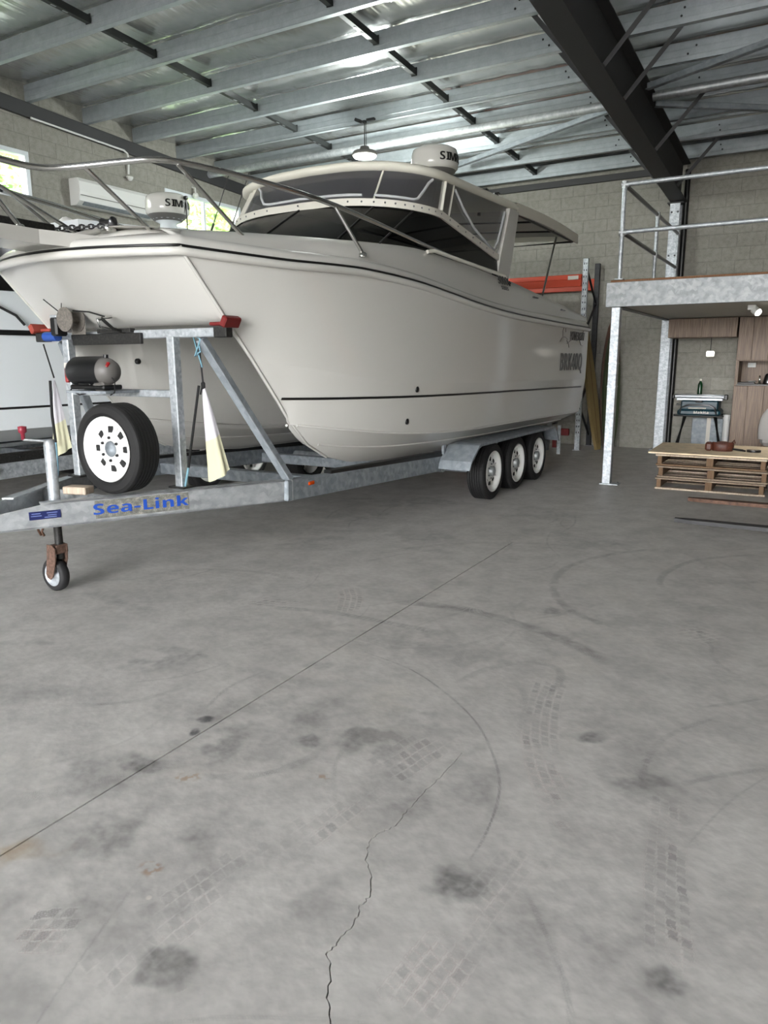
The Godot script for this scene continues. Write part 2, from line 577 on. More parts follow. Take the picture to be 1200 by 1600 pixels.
const BLOTS := [   # x, z, half length, half width, turn, strength, kind: 0 rubber, 1 rust, 2 tan, 3 pale scuff
	[-1.27, -1.09, 0.07, 0.07, -0.52, 0.55, 0],
	[-1.82, -1.36, 0.09, 0.13, -0.52, 0.4, 0],
	[-0.75, -1.69, 0.09, 0.07, -0.52, 0.6, 0],
	[-0.90, -2.19, 0.10, 0.29, -0.52, 0.22, 0],
	[-1.86, -1.97, 0.09, 0.15, -0.52, 0.33, 0],
	[-2.04, -1.70, 0.10, 0.07, -0.52, 0.5, 0],
	[-1.60, -1.45, 0.05, 0.03, -0.52, 0.3, 0],
	[-1.43, -2.30, 0.14, 0.09, -0.52, 0.42, 0],
	[-1.61, -2.18, 0.06, 0.06, -0.52, 0.5, 0],
	[-0.64, -2.74, 0.08, 0.06, -0.52, 0.6, 0],
	[-0.17, -1.67, 0.06, 0.06, -0.52, 0.6, 0],
	[-2.06, -1.98, 0.02, 0.03, -0.52, 0.9, 0],
	[-2.10, -2.08, 0.03, 0.03, -0.52, 0.9, 0],
	[-1.04, -1.43, 0.09, 0.12, -0.52, 0.22, 0],
	[-1.47, -1.09, 0.13, 0.14, -0.52, 0.2, 0],
	[-0.42, -1.78, 0.20, 0.15, -0.52, 0.16, 0],
	[-0.38, -2.44, 0.14, 0.12, -0.52, 0.22, 0],
	[-1.14, -2.05, 0.08, 0.16, -0.52, 0.2, 0],
	[-1.51, -1.44, 0.10, 0.09, -0.52, 0.18, 0],
	[-2.76, -2.59, 0.10, 0.09, -0.51, 0.3, 0],
	[-2.68, -2.47, 0.20, 0.07, -0.51, 0.2, 0],
	[-1.23, -4.14, 0.05, 0.06, -0.51, 0.35, 0],
	[-0.39, -2.52, 0.09, 0.06, -0.52, 0.3, 0],
	[-0.47, -1.55, 0.10, 0.12, -0.52, 0.14, 0],
	[-0.13, -1.95, 0.12, 0.16, -0.52, 0.15, 0],
	[-1.11, -1.28, 0.07, 0.09, -0.52, 0.12, 0],
	[-1.31, -2.25, 0.05, 0.07, -0.52, 0.3, 0],
	[-1.57, -1.55, 0.13, 0.09, -0.52, 0.15, 0],
	[-0.87, -2.16, 0.04, 0.12, -0.52, 0.15, 0],
	[-1.99, -2.78, 0.08, 0.06, -0.51, 0.25, 0],
	[-2.22, -1.63, 0.17, 0.09, -0.52, 0.15, 0],
	[-1.35, -2.53, 0.11, 0.08, -0.52, 0.15, 0],
	[-1.84, -1.71, 0.06, 0.04, -0.52, 0.5, 1],
	[-1.58, -1.31, 0.04, 0.03, -0.52, 0.6, 1],
	[-1.41, -1.97, 0.05, 0.02, -0.52, 0.5, 1],
	[-2.00, -1.17, 0.12, 0.06, -0.52, 0.45, 2],
	[-2.02, -1.13, 0.06, 0.07, -0.52, 0.4, 2],
	[-1.49, -1.22, 0.01, 0.01, -0.52, 1, 3],
	[-1.47, -2.53, 0.14, 0.30, -0.52, 0.3, 3],
	[-0.87, -3.42, 0.19, 0.16, -0.51, 0.2, 3],
	[-1.14, -1.79, 0.08, 0.10, -0.52, 0.18, 3],
]
const CRACK := [[-0.815, -1.143], [-0.857, -1.197], [-0.908, -1.288], [-0.938, -1.306], [-0.931, -1.359], [-0.93, -1.436], [-0.949, -1.494], [-0.944, -1.54], [-0.983, -1.608], [-1.042, -1.672], [-1.074, -1.752], [-1.058, -1.813], [-1.042, -1.853], [-1.042, -1.953], [-1.043, -2.069], [-1.032, -2.181], [-1.033, -2.38]]
const MX0 := -4.4
const MX1 := 1.0
const MZ0 := -0.4
const MZ1 := -7.4
const MW := 1536
const MH := 2048

var marks := PackedByteArray()
var mark_noise := FastNoiseLite.new()

func ink(px: int, py: int, c: Color, a: float):
	if a < 0.004 or px < 0 or py < 0 or px >= MW or py >= MH: return
	var o := (py * MW + px) * 4
	var a0 := marks[o + 3] / 255.0
	var a1 := a + a0 * (1.0 - a)
	var k := a / a1
	marks[o] = int(lerpf(marks[o], c.r * 255.0, k))
	marks[o + 1] = int(lerpf(marks[o + 1], c.g * 255.0, k))
	marks[o + 2] = int(lerpf(marks[o + 2], c.b * 255.0, k))
	marks[o + 3] = int(a1 * 255.0)

func to_px(x: float, z: float) -> Vector2:
	return Vector2((x - MX0) / (MX1 - MX0) * MW, (z - MZ0) / (MZ1 - MZ0) * MH)

func paint_blot(b: Array):
	var cols := [Color(0.30, 0.295, 0.30), Color(0.56, 0.42, 0.26), Color(0.60, 0.52, 0.41), Color(0.80, 0.78, 0.74)]
	var c := to_px(b[0], b[1])
	var sc := MW / (MX1 - MX0)
	var rx: float = b[2] * sc
	var rz: float = b[3] * sc
	var R := int(max(rx, rz) * 1.5) + 2
	var ca := cos(-b[4])
	var sa := sin(-b[4])
	for dy in range(-R, R + 1):
		for dx in range(-R, R + 1):
			# the picture's rows run towards -z
			var ux := (dx * ca - (-dy) * sa) / rx
			var uz := (dx * sa + (-dy) * ca) / rz
			var d := sqrt(ux * ux + uz * uz)
			if d > 1.5: continue
			var n := mark_noise.get_noise_2d((c.x + dx) * 0.9, (c.y + dy) * 0.9)
			var n2 := mark_noise.get_noise_2d((c.x + dx) * 4.0 + 700.0, (c.y + dy) * 4.0)
			var a := smoothstep(1.2, 0.35, d + n * 0.95) * (0.85 + n2 * 0.45)
			if b[6] == 1: a *= smoothstep(0.0, 0.25, n2 + 0.1)
			ink(int(c.x) + dx, int(c.y) + dy, cols[b[6]], clampf(a * b[5] * (1.1 if b[6] == 0 else 1.0), 0, 1))

func smooth_path(pts: Array, step: float) -> Array:
	var cv := Curve2D.new()
	for i in pts.size():
		var p := Vector2(pts[i][0], pts[i][1])
		var a := Vector2(pts[max(i - 1, 0)][0], pts[max(i - 1, 0)][1])
		var b := Vector2(pts[min(i + 1, pts.size() - 1)][0], pts[min(i + 1, pts.size() - 1)][1])
		var t := (b - a) / 6.0
		cv.add_point(p, -t, t)
	cv.bake_interval = 0.02
	var out := []
	var l := cv.get_baked_length()
	for i in int(l / step) + 1:
		var d := i * step
		var p := cv.sample_baked(d)
		var q := cv.sample_baked(minf(d + 0.02, l))
		if q.distance_to(p) < 0.001: q = p + (p - cv.sample_baked(d - 0.02))
		out.append([p, (q - p).normalized(), d / l])
	return out

func paint_arc(w: float, s: float, pts: Array):
	var sc := MW / (MX1 - MX0)
	var step := 0.004
	for e in smooth_path(pts, step):
		var p: Vector2 = e[0]
		var nrm := Vector2(-e[1].y, e[1].x)
		var ends: float = smoothstep(0.0, 0.15, e[2]) * smoothstep(1.0, 0.8, e[2])
		var k := int(w * sc * 1.3) + 2
		for i in range(-k, k + 1):
			var o := i / (k * 1.0) * w
			var c := to_px(p.x + nrm.x * o, p.y + nrm.y * o)
			var n := mark_noise.get_noise_2d(c.x * 1.5, c.y * 1.5)
			var d := absf(o) / (w * 0.5)
			var a := smoothstep(1.1, 0.5, d + n * 0.5) * ends * (0.75 + 0.9 * n) * s * 0.95
			ink(int(c.x), int(c.y), Color(0.31, 0.30, 0.30), clampf(a, 0, 1))

func paint_tread(w: float, pts: Array):
	var rows := 4
	var pitch := 0.042
	var sc := MW / (MX1 - MX0)
	var k := 0
	for e in smooth_path(pts, pitch):
		k += 1
		var p: Vector2 = e[0]
		var d: Vector2 = e[1]
		var nrm := Vector2(-d.y, d.x)
		var ends: float = smoothstep(0.0, 0.1, e[2]) * smoothstep(1.0, 0.85, e[2])
		for r in rows:
			var o := ((r + 0.5) / rows - 0.5) * w
			var shift := (r % 2) * pitch * 0.5
			var c := p + nrm * o + d * shift
			var hw := w / rows * 0.42
			var hl := pitch * 0.40
			var vis := clampf(mark_noise.get_noise_2d(c.x * 130.0, c.y * 130.0) * 2.0 + 0.66, 0, 1) * ends
			if vis < 0.05: continue
			var tone := 0.25 + 1.1 * absf(mark_noise.get_noise_2d(c.x * 900.0, c.y * 900.0)) * 1.6
			c += Vector2(mark_noise.get_noise_2d(c.x * 500.0, 9.0), mark_noise.get_noise_2d(c.y * 500.0, 40.0)) * 0.012
			var K := int(hw * sc) + 2
			for iy in range(-K, K + 1):
				for ix in range(-K, K + 1):
					var u := ix / sc
					var v := iy / sc
					var a := 0.0
					var eu := absf(u + v * 0.35) / hl
					var ev := absf(v) / hw
					var q := maxf(eu, ev)
					if q > 1.35: continue
					var pos := c + d * u + nrm * v
					var t := to_px(pos.x, pos.y)
					if q < 0.85: ink(int(t.x), int(t.y), Color(0.42, 0.41, 0.405), 0.36 * vis * tone)
					elif q > 1.0: ink(int(t.x), int(t.y), Color(0.78, 0.77, 0.75), 0.22 * vis)
	return

func slab_piece(poly: PackedVector2Array, m: Material, parent: Node):
	var st := new_st()
	var idx := Geometry2D.triangulate_polygon(poly)
	var v := func(p: Vector2, y: float):
		st.set_uv2(Vector2((p.x - MX0) / (MX1 - MX0), (p.y - MZ0) / (MZ1 - MZ0)))
		st.add_vertex(Vector3(p.x, y, p.y))
	for i in range(0, idx.size(), 3):
		var a := poly[idx[i]]
		var b := poly[idx[i + 1]]
		var c := poly[idx[i + 2]]
		if (b - a).cross(c - a) < 0:
			var t := b
			b = c
			c = t
		v.call(a, 0.0); v.call(b, 0.0); v.call(c, 0.0)
	var cw := Geometry2D.is_polygon_clockwise(poly)
	for i in poly.size():
		var a := poly[i]
		var b := poly[(i + 1) % poly.size()]
		if cw:
			var t := a
			a = b
			b = t
		v.call(a, 0.0); v.call(a, -0.03); v.call(b, -0.03)
		v.call(a, 0.0); v.call(b, -0.03); v.call(b, 0.0)
	return obj("slab", st, m, parent)

func rect(x0: float, z0: float, x1: float, z1: float) -> PackedVector2Array:
	return PackedVector2Array([Vector2(x0, z0), Vector2(x1, z0), Vector2(x1, z1), Vector2(x0, z1)])

func build_floor():
	mark_noise.seed = 7
	mark_noise.frequency = 0.02
	mark_noise.fractal_octaves = 3
	marks.resize(MW * MH * 4)
	for i in range(0, MW * MH * 4, 4): marks[i] = 90
	var sr := RandomNumberGenerator.new()
	sr.seed = 77
	# long faint wipe marks and dusty scuffs all over
	for i in 190:
		var x := sr.randf_range(MX0 + 0.2, MX1 - 0.3)
		var z := sr.randf_range(MZ1 + 0.3, MZ0 - 0.3)
		paint_blot([x, z, sr.randf_range(0.10, 0.45), sr.randf_range(0.04, 0.20), sr.randf_range(-0.9, 0.2), sr.randf_range(0.05, 0.20), 3 if i % 5 < 2 else 0])
	for i in 60:
		var p := Vector2(sr.randf_range(MX0 + 0.4, MX1 - 0.4), sr.randf_range(MZ1 + 0.5, MZ0 - 0.5))
		var d := Vector2.from_angle(sr.randf_range(-2.2, -0.4)) * sr.randf_range(0.15, 0.5)
		var bend := Vector2(-d.y, d.x) * sr.randf_range(-0.3, 0.3)
		paint_arc(sr.randf_range(0.008, 0.05), sr.randf_range(0.08, 0.22), [[p.x - d.x, p.y - d.y], [p.x + bend.x, p.y + bend.y], [p.x + d.x, p.y + d.y]])
	for b in BLOTS: paint_blot(b)
	for a in SKID_ARCS: paint_arc(a[0], a[1], a[2])
	for t in TREAD_TRACKS: paint_tread(t[0], t[1])
	var im := Image.create_from_data(MW, MH, false, Image.FORMAT_RGBA8, marks)
	var m: StandardMaterial3D = M.slab.duplicate()
	m.resource_name = "slab_marked"
	m.detail_enabled = true
	m.detail_albedo = ImageTexture.create_from_image(im)
	m.detail_uv_layer = BaseMaterial3D.DETAIL_UV_2
	m.detail_blend_mode = BaseMaterial3D.BLEND_MODE_MIX
	var st := new_st()
	bx(st, Vector3((WALL_L + WALL_R) / 2, -0.165, (WALL_B + WALL_F) / 2), Vector3(WALL_R - WALL_L + 0.6, 0.27, WALL_F - WALL_B + 0.6))
	var fl := struct("floor", st, M.joint, "grey concrete floor with tyre marks, skid arcs and a saw-cut joint", "floor")
	var g := 0.0035
	var jx := -2.03
	# the marked slab on the far side of the joint, and the one on the near side with its crack
	slab_piece(PackedVector2Array([Vector2(MX0, MZ0), Vector2(jx - g, MZ0), Vector2(jx - g, -5.6), Vector2(jx, -5.7), Vector2(jx, MZ1), Vector2(MX0, MZ1)]), m, fl)
	var poly := PackedVector2Array([Vector2(jx + g, MZ0), Vector2(-0.62, MZ0)])
	var path := [[-0.62, MZ0], [-0.66, -0.7], [-0.74, -0.9]]
	var rng := RandomNumberGenerator.new()
	rng.seed = 5
	var left := []
	var right := []
	var pts: Array = path + CRACK
	var fine := []
	for i in pts.size() - 1:
		for k in 6:
			var t := k / 6.0
			fine.append([lerpf(pts[i][0], pts[i + 1][0], t) + rng.randf_range(-0.005, 0.005), lerpf(pts[i][1], pts[i + 1][1], t)])
	fine.append(pts[-1])
	for i in fine.size():
		var w := 0.0019 * (1.0 - 0.75 * float(i) / fine.size()) * rng.randf_range(0.6, 1.3) + 0.0004
		left.append(Vector2(fine[i][0] - w, fine[i][1]))
		right.append(Vector2(fine[i][0] + w, fine[i][1]))
	poly = PackedVector2Array([Vector2(jx + g, MZ0)])
	for q in left: poly.append(q)
	right.reverse()
	for q in right: poly.append(q)
	poly.append(Vector2(MX1, MZ0))
	poly.append(Vector2(MX1, MZ1))
	poly.append(Vector2(jx, MZ1))
	poly.append(Vector2(jx, -5.7))
	poly.append(Vector2(jx + g, -5.6))
	slab_piece(poly, m, fl)
	# the rest of the floor
	slab_piece(rect(MX0, WALL_F, jx - g, MZ0), M.slab, fl)
	slab_piece(rect(jx + g, WALL_F, MX1, MZ0), M.slab, fl)
	slab_piece(rect(MX0, MZ1, MX1, WALL_B), M.slab, fl)
	slab_piece(rect(WALL_L, WALL_F, MX0, WALL_B), M.slab, fl)
	slab_piece(rect(MX1, WALL_F, WALL_R, WALL_B), M.slab, fl)

# ---------------------------------------------------------------- walls
var block_mesh := {}

func block(length: float) -> Mesh:
	var key := snappedf(length, 0.005)
	if not block_mesh.has(key):
		var st := new_st()
		# centred, face towards +z, 190 mm high, edges rounded off
		bx(st, Vector3(0, 0, -0.0085), Vector3(key, 0.193, 0.024), 0.0025)
		st.generate_normals()
		block_mesh[key] = st.commit()
	return block_mesh[key]

# courses of blocks on a wall face. u runs along the face; holes are [u0, y0, u1, y1]; single(u, y) says whether a block is a piece of its own
func lay_blocks(parent: Node, u0: float, u1: float, top: Callable, frame: Transform3D, holes: Array, single: Callable):
	var rest := new_st()
	var many := false
	var n := int(ceil((u1 - u0) / 0.4)) + 1
	for row in 25:
		var y := row * 0.2 + 0.1
		for k in n:
			var a := u0 + k * 0.4 - (0.2 if row % 2 else 0.0)
			var b := a + 0.4
			a = maxf(a, u0)
			b = minf(b, u1)
			for h in holes:
				if y > h[1] and y < h[3]:
					if a >= h[0] - 0.01 and b <= h[2] + 0.01: b = a
					elif a < h[0] and b > h[0]: b = h[0]
					elif a < h[2] and b > h[2]: a = h[2]
			if b - a < 0.06: continue
			var mid := (a + b) / 2
			if y + 0.1 > top.call(mid): continue
			var mesh := block(b - a - 0.007)
			var at := frame * Vector3(mid, y, 0)
			if single.call(mid, y):
				var o := mesh_obj("block", mesh, M.block, parent, at)
				o.basis = frame.basis
			else:
				rest.append_from(mesh, 0, Transform3D(frame.basis, at))
				many = true
	if many:
		var o := mesh_obj("block_courses", rest.commit(), M.block, parent)
		o.set_meta("kind", "stuff")

func box_between(st: SurfaceTool, a: Vector3, b: Vector3, bev := 0.0):
	bx(st, (a + b) / 2, (b - a).abs(), bev)

func build_walls():
	var topz := 4.72
	# back wall
	var st := new_st()
	box_between(st, Vector3(WALL_L - 0.2, -0.3, WALL_B - 0.2), Vector3(WALL_R + 0.2, 4.76, WALL_B))
	var w := struct("wall_back", st, M.mortar, "grey painted concrete block wall behind the boat and mezzanine", "wall")
	var fr := Transform3D(Basis.IDENTITY, Vector3(0, 0, WALL_B))
	lay_blocks(w, WALL_L, WALL_R, func(_u): return 4.76, fr, [],
		func(u, y): return u > -5.4 and u < 0.5 and not (u < -3.6 and y < 2.3) and not (u > -1.05 and y < 2.2) and not (y > 2.0 and y < 2.45 and u > -2.0))
	# left wall with two strip windows
	var holes := [[-6.57, 3.6, -4.77, 4.2], [-10.74, 3.6, -8.94, 4.2]]
	st = new_st()
	box_between(st, Vector3(WALL_L - 0.2, -0.3, WALL_B), Vector3(WALL_L, 3.6, WALL_F))
	var zs := [WALL_B, -10.74, -8.94, -6.57, -4.77, WALL_F]
	for i in [0, 2, 4]:
		box_between(st, Vector3(WALL_L - 0.2, 3.6, zs[i]), Vector3(WALL_L, 4.2, zs[i + 1]))
	prism(st, PackedVector2Array([Vector2(WALL_B, 4.2), Vector2(WALL_F, 4.2), Vector2(WALL_F, roof_y(topz, WALL_F) + 0.1), Vector2(WALL_B, roof_y(topz, WALL_B) + 0.1)]), 0.2, Vector3(WALL_L, 0, 0), Basis(Vector3(0, 0, 1), Vector3.UP, Vector3(-1, 0, 0)))
	w = struct("wall_left", st, M.mortar, "grey painted concrete block wall with two high strip windows", "wall")
	# frame: u = -z, so that x of the block runs along -z and its face looks to +x
	var fl := Transform3D(Basis(Vector3(0, 0, -1), Vector3.UP, Vector3(1, 0, 0)), Vector3(WALL_L, 0, 0))
	var hu := []
	for h in holes: hu.append([-h[2], h[1], -h[0], h[3]])
	lay_blocks(w, -WALL_F, -WALL_B, func(u): return roof_y(topz, -u) + 0.05, fl, hu,
		func(u, y): return u > 4.6 and u < 11.6 and y > 3.1)
	# right and front walls, the front one with the roller door opening
	st = new_st()
	box_between(st, Vector3(WALL_R, -0.3, WALL_B), Vector3(WALL_R + 0.2, 5.9, WALL_F))
	struct("wall_right", st, M.plain_wall, "plain grey painted block wall on the mezzanine side", "wall")
	st = new_st()
	box_between(st, Vector3(WALL_L - 0.2, -0.3, WALL_F), Vector3(-5.2, 5.95, WALL_F + 0.2))
	box_between(st, Vector3(3.0, -0.3, WALL_F), Vector3(WALL_R + 0.2, 5.95, WALL_F + 0.2))
	box_between(st, Vector3(-5.2, 4.9, WALL_F), Vector3(3.0, 5.95, WALL_F + 0.2))
	struct("wall_front", st, M.plain_wall, "grey front wall with an open roller door bay", "wall")
	# windows
	var n := 0
	for h in holes:
		n += 1
		var zc: float = (h[0] + h[2]) / 2
		var wd: float = h[2] - h[0]
		st = new_st()
		var x := WALL_L - 0.04
		for s in [-1.0, 1.0]:
			bx(st, Vector3(x, 3.9 + s * 0.272, zc), Vector3(0.11, 0.055, wd), 0.004)
			bx(st, Vector3(x, 3.9, zc + s * (wd / 2 - 0.03)), Vector3(0.11, 0.49, 0.06), 0.004)
		var f := struct("window_%d" % n, st, M.window_frame, ["white framed strip window beside the air conditioner, cut by the bow rail", "white framed strip window behind the radar and aerials"][n - 1], "window")
		st = new_st()
		bx(st, Vector3(x, 3.9, zc), Vector3(0.06, 0.49, 0.05), 0.004)
		obj("mullion", st, M.window_frame, f)
		for s in [-1.0, 1.0]:
			st = new_st()
			bx(st, Vector3(x, 3.9, zc + s * wd / 4), Vector3(0.006, 0.49, wd / 2 - 0.08))
			obj("glass_pane", st, M.pane, f)

# ---------------------------------------------------------------- roof
func build_roof():
	var st := new_st()
	var a0 := Vector3(WALL_L - 0.3, roof_y(4.78, WALL_B - 0.3), WALL_B - 0.3)
	var a1 := Vector3(WALL_L - 0.3, roof_y(4.78, WALL_F + 0.4), WALL_F + 0.4)
	bar(st, Vector3((WALL_L + WALL_R) / 2, a0.y + 0.03, a0.z), Vector3((WALL_L + WALL_R) / 2, a1.y + 0.03, a1.z), WALL_R - WALL_L + 0.6, 0.06)
	var ce := struct("ceiling", st, M.foil, "metal skillion roof lined with crinkled silver foil on galvanised purlins", "ceiling")
	var rng := RandomNumberGenerator.new()
	rng.seed = 11
	var nz := FastNoiseLite.new()
	nz.seed = 4
	nz.frequency = 0.9
	var zs := []
	for k in 24: zs.append(-12.76 + 0.88 * k)
	# foil panels sagging between purlins
	var prev := WALL_B
	for z in zs + [WALL_F]:
		st = new_st()
		var rows := []
		for j in 9:
			var t := j / 8.0
			var zz: float = lerpf(prev, z, t)
			var row := PackedVector3Array()
			for i in 96:
				var x := lerpf(WALL_L, WALL_R, i / 95.0)
				var sag := 0.035 * sin(PI * t) * (1.0 + 0.8 * nz.get_noise_2d(x * 1.6, prev * 3.0)) + 0.012 * nz.get_noise_2d(x * 5.0, zz * 0.8)
				row.append(Vector3(x, roof_y(4.735, zz) - sag, zz))
			rows.append(row)
		grid(st, rows, true, true)
		obj("foil_panel", st, M.foil, ce)
		prev = z
	# C purlins
	var t := 0.004
	var prof := [[0.0, 0.0, 0.065, t], [0.0, 0.2 - t, 0.065, t], [0.0, 0.0, t, 0.118], [0.0, 0.126, t, 0.074], [t, 0.11, t, 0.03], [0.065 - t, 0.0, t, 0.02], [0.065 - t, 0.18, t, 0.02]]
	for z in zs:
		if z > WALL_F - 0.1: continue
		st = new_st()
		var y := roof_y(4.5, z)
		for q in prof:
			box_between(st, Vector3(WALL_L, y + q[1], z - q[0] - q[2]), Vector3(WALL_R, y + q[1] + q[3], z - q[0]))
		# the two stiffening ribs rolled into the web
		for r in [0.055]:
			box_between(st, Vector3(WALL_L, y + r - 0.006, z - t), Vector3(WALL_R, y + r + 0.006, z + 0.003), 0.0025)
		var pu := obj("purlin", st, M.purlin, ce)
		# bolts where the purlin sits on the rafter cleat
		if z < -4.0:
			for xo in [-0.75, 0.6]:
				for yo in [0.07, 0.14]:
					st = new_st()
					lathe(st, [[0.0, 0.006], [0.011, 0.006], [0.011, 0.0]], 8, Vector3(-2.07 + xo + rng.randf_range(-0.05, 0.05), y + yo, z + 0.003), Basis(Vector3.RIGHT, Vector3.BACK, Vector3.DOWN))
					obj("bolt", st, M.bridging, pu)
	# bridging channels between the purlins
	for i in zs.size() - 1:
		if zs[i] > -3.0: break
		for x in [-6.8, -4.4, 0.3, 2.7]:
			st = new_st()
			var za: float = zs[i] + 0.02
			var zb: float = zs[i + 1] - 0.08
			var A := Vector3(x, roof_y(4.56, za), za)
			var B := Vector3(x, roof_y(4.56, zb), zb)
			bar(st, A, B, 0.055, 0.003, Vector3.UP, 0.0)
			bar(st, A + Vector3(0.027, 0.035, 0), B + Vector3(0.027, 0.035, 0), 0.003, 0.07, Vector3.UP, 0.0)
			bar(st, A + Vector3(-0.027, 0.035, 0), B + Vector3(-0.027, 0.035, 0), 0.003, 0.07, Vector3.UP, 0.0)
			for e in [A, B]:
				bx(st, e + Vector3(0, 0.04, 0), Vector3(0.075, 0.09, 0.006))
			var br := obj("bridging", st, M.bridging, ce)
			st = new_st()
			for s in [0.35, 0.52]:
				bx(st, A.lerp(B, s) + Vector3(0, -0.003, 0), Vector3(0.02, 0.003, 0.06), 0.0)
			obj("slot_tab", st, M.galv, br)
	# steel channel along the top of the left wall
	st = new_st()
	var p0 := Vector3(WALL_L + 0.05, roof_y(4.40, WALL_B), WALL_B + 0.01)
	var p1 := Vector3(WALL_L + 0.05, roof_y(4.40, WALL_F), WALL_F - 0.01)
	bar(st, p0, p1, 0.008, 0.17, Vector3.UP, 0.0)
	bar(st, p0 + Vector3(-0.02, 0.085, 0), p1 + Vector3(-0.02, 0.085, 0), 0.06, 0.008, Vector3.UP, 0.0)
	bar(st, p0 + Vector3(-0.02, -0.085, 0), p1 + Vector3(-0.02, -0.085, 0), 0.06, 0.008, Vector3.UP, 0.0)
	var tr := struct("trim_1", st, M.steel_dark, "grey steel channel along the top of the window wall", "steel channel")
	st = new_st()
	bar(st, Vector3(WALL_L, roof_y(4.42, -12.95), -12.96), Vector3(-2.3, roof_y(4.42, -12.95), -12.96), 0.06, 0.1)
	tr = struct("trim_2", st, M.steel_dark, "grey steel angle along the top of the back wall", "steel angle")
	# round strut across the bay
	st = new_st()
	tube(st, [Vector3(WALL_L + 0.02, 4.585, -9.93), Vector3(-2.16, 4.585, -9.93)], 0.055, 14)
	tag(obj("roof_strut", st, M.galv), "long round galvanised strut under the purlins above the boat", "roof strut", "round roof struts")
	st = new_st()
	tube(st, [Vector3(-1.98, 4.60, -9.93), Vector3(WALL_R - 0.02, 4.60, -9.93)], 0.055, 14)
	tag(obj("roof_strut", st, M.galv), "round galvanised strut under the purlins above the mezzanine", "roof strut", "round roof struts")
	# flat diagonal braces
	var br := [[Vector3(-5.3, 4.47, -11.3), Vector3(-2.2, 4.53, -9.85), "long flat diagonal roof brace running from the strut towards the radar"],
		[Vector3(-1.97, 4.55, -9.5), Vector3(0.9, 4.60, -8.2), "flat diagonal roof brace above the round strut over the mezzanine"],
		[Vector3(-1.97, 4.52, -10.05), Vector3(0.9, 4.44, -11.9), "flat diagonal roof brace below the round strut over the mezzanine"]]
	for b in br:
		st = new_st()
		bar(st, b[0], b[1], 0.07, 0.012)
		bar(st, b[0] + Vector3(0, 0.035, 0), b[1] + Vector3(0, 0.035, 0), 0.012, 0.07)
		tag(obj("roof_brace", st, M.galv_dull), b[2], "brace", "roof braces")

func build_rafter():
	var r := thing("roof_rafter", "deep charcoal steel rafter running along the roof to the galvanised column", "rafter", Vector3(-2.07, 0, 0))
	var st := new_st()
	var za := -12.96
	var zb := WALL_F
	var lo := func(z): return roof_y(3.9, z)
	var hi := func(z): return roof_y(4.49, z)
	bar(st, Vector3(0, lo.call(za) + 0.008, za), Vector3(0, lo.call(zb) + 0.008, zb), 0.235, 0.016, Vector3.UP, 0.003)
	obj("bottom_flange", st, M.steel_dark, r)
	st = new_st()
	bar(st, Vector3(0, hi.call(za) - 0.008, za), Vector3(0, hi.call(zb) - 0.008, zb), 0.235, 0.016, Vector3.UP, 0.003)
	obj("top_flange", st, M.steel_dark, r)
	st = new_st()
	bar(st, Vector3(0, (lo.call(za) + hi.call(za)) / 2, za), Vector3(0, (lo.call(zb) + hi.call(zb)) / 2, zb), 0.012, 0.57, Vector3.UP, 0.0)
	obj("web", st, M.steel_dark, r)
	for z in [-7.52, -8.4, -10.2, -11.95]:
		for s in [-1.0, 1.0]:
			st = new_st()
			bar(st, Vector3(s * 0.1, lo.call(z) + 0.02, z), Vector3(s * 0.62, roof_y(4.53, z - 0.05), z - 0.05), 0.045, 0.006, Vector3(0, 0, 1), 0.0)
			bar(st, Vector3(s * 0.1, lo.call(z) + 0.02, z - 0.02), Vector3(s * 0.62, roof_y(4.53, z - 0.05), z - 0.07), 0.006, 0.045, Vector3(0, 0, 1), 0.0)
			obj("fly_brace", st, M.steel_dark, r)
	# column under the rafter
	var c := thing("steel_column", "galvanised steel column carrying the rafter against the back wall", "column", Vector3(-2.1, 0, -12.84))
	st = new_st()
	for s in [-1.0, 1.0]:
		bx(st, Vector3(0, 1.95, s * 0.1), Vector3(0.15, 3.9, 0.012), 0.003)
	bx(st, Vector3(0, 1.95, 0), Vector3(0.01, 3.9, 0.19))
	obj("post", st, M.galv_bright, c)
	st = new_st()
	bx(st, Vector3(0, 3.89, 0), Vector3(0.24, 0.02, 0.24), 0.003)
	obj("cap_plate", st, M.steel_dark, c)
	st = new_st()
	bx(st, Vector3(0, 0.01, 0), Vector3(0.26, 0.02, 0.24), 0.003)
	obj("base_plate", st, M.galv, c)
	for y in [3.75, 3.1]:
		for s in [-1.0, 1.0]:
			st = new_st()
			lathe(st, [[0, 0.015], [0.015, 0.015], [0.015, 0]], 6, Vector3(s * 0.045, y, 0.106), Basis(Vector3.RIGHT, Vector3.BACK, Vector3.DOWN))
			obj("bolt", st, M.chrome_dark, c)
	# black downpipe beside it
	st = new_st()
	tube(st, [Vector3(-1.975, 0.0, -12.945), Vector3(-1.975, 4.40, -12.945)], 0.04, 12)
	tag(obj("downpipe", st, M.black_plastic), "black downpipe beside the galvanised column on the back wall", "pipe")

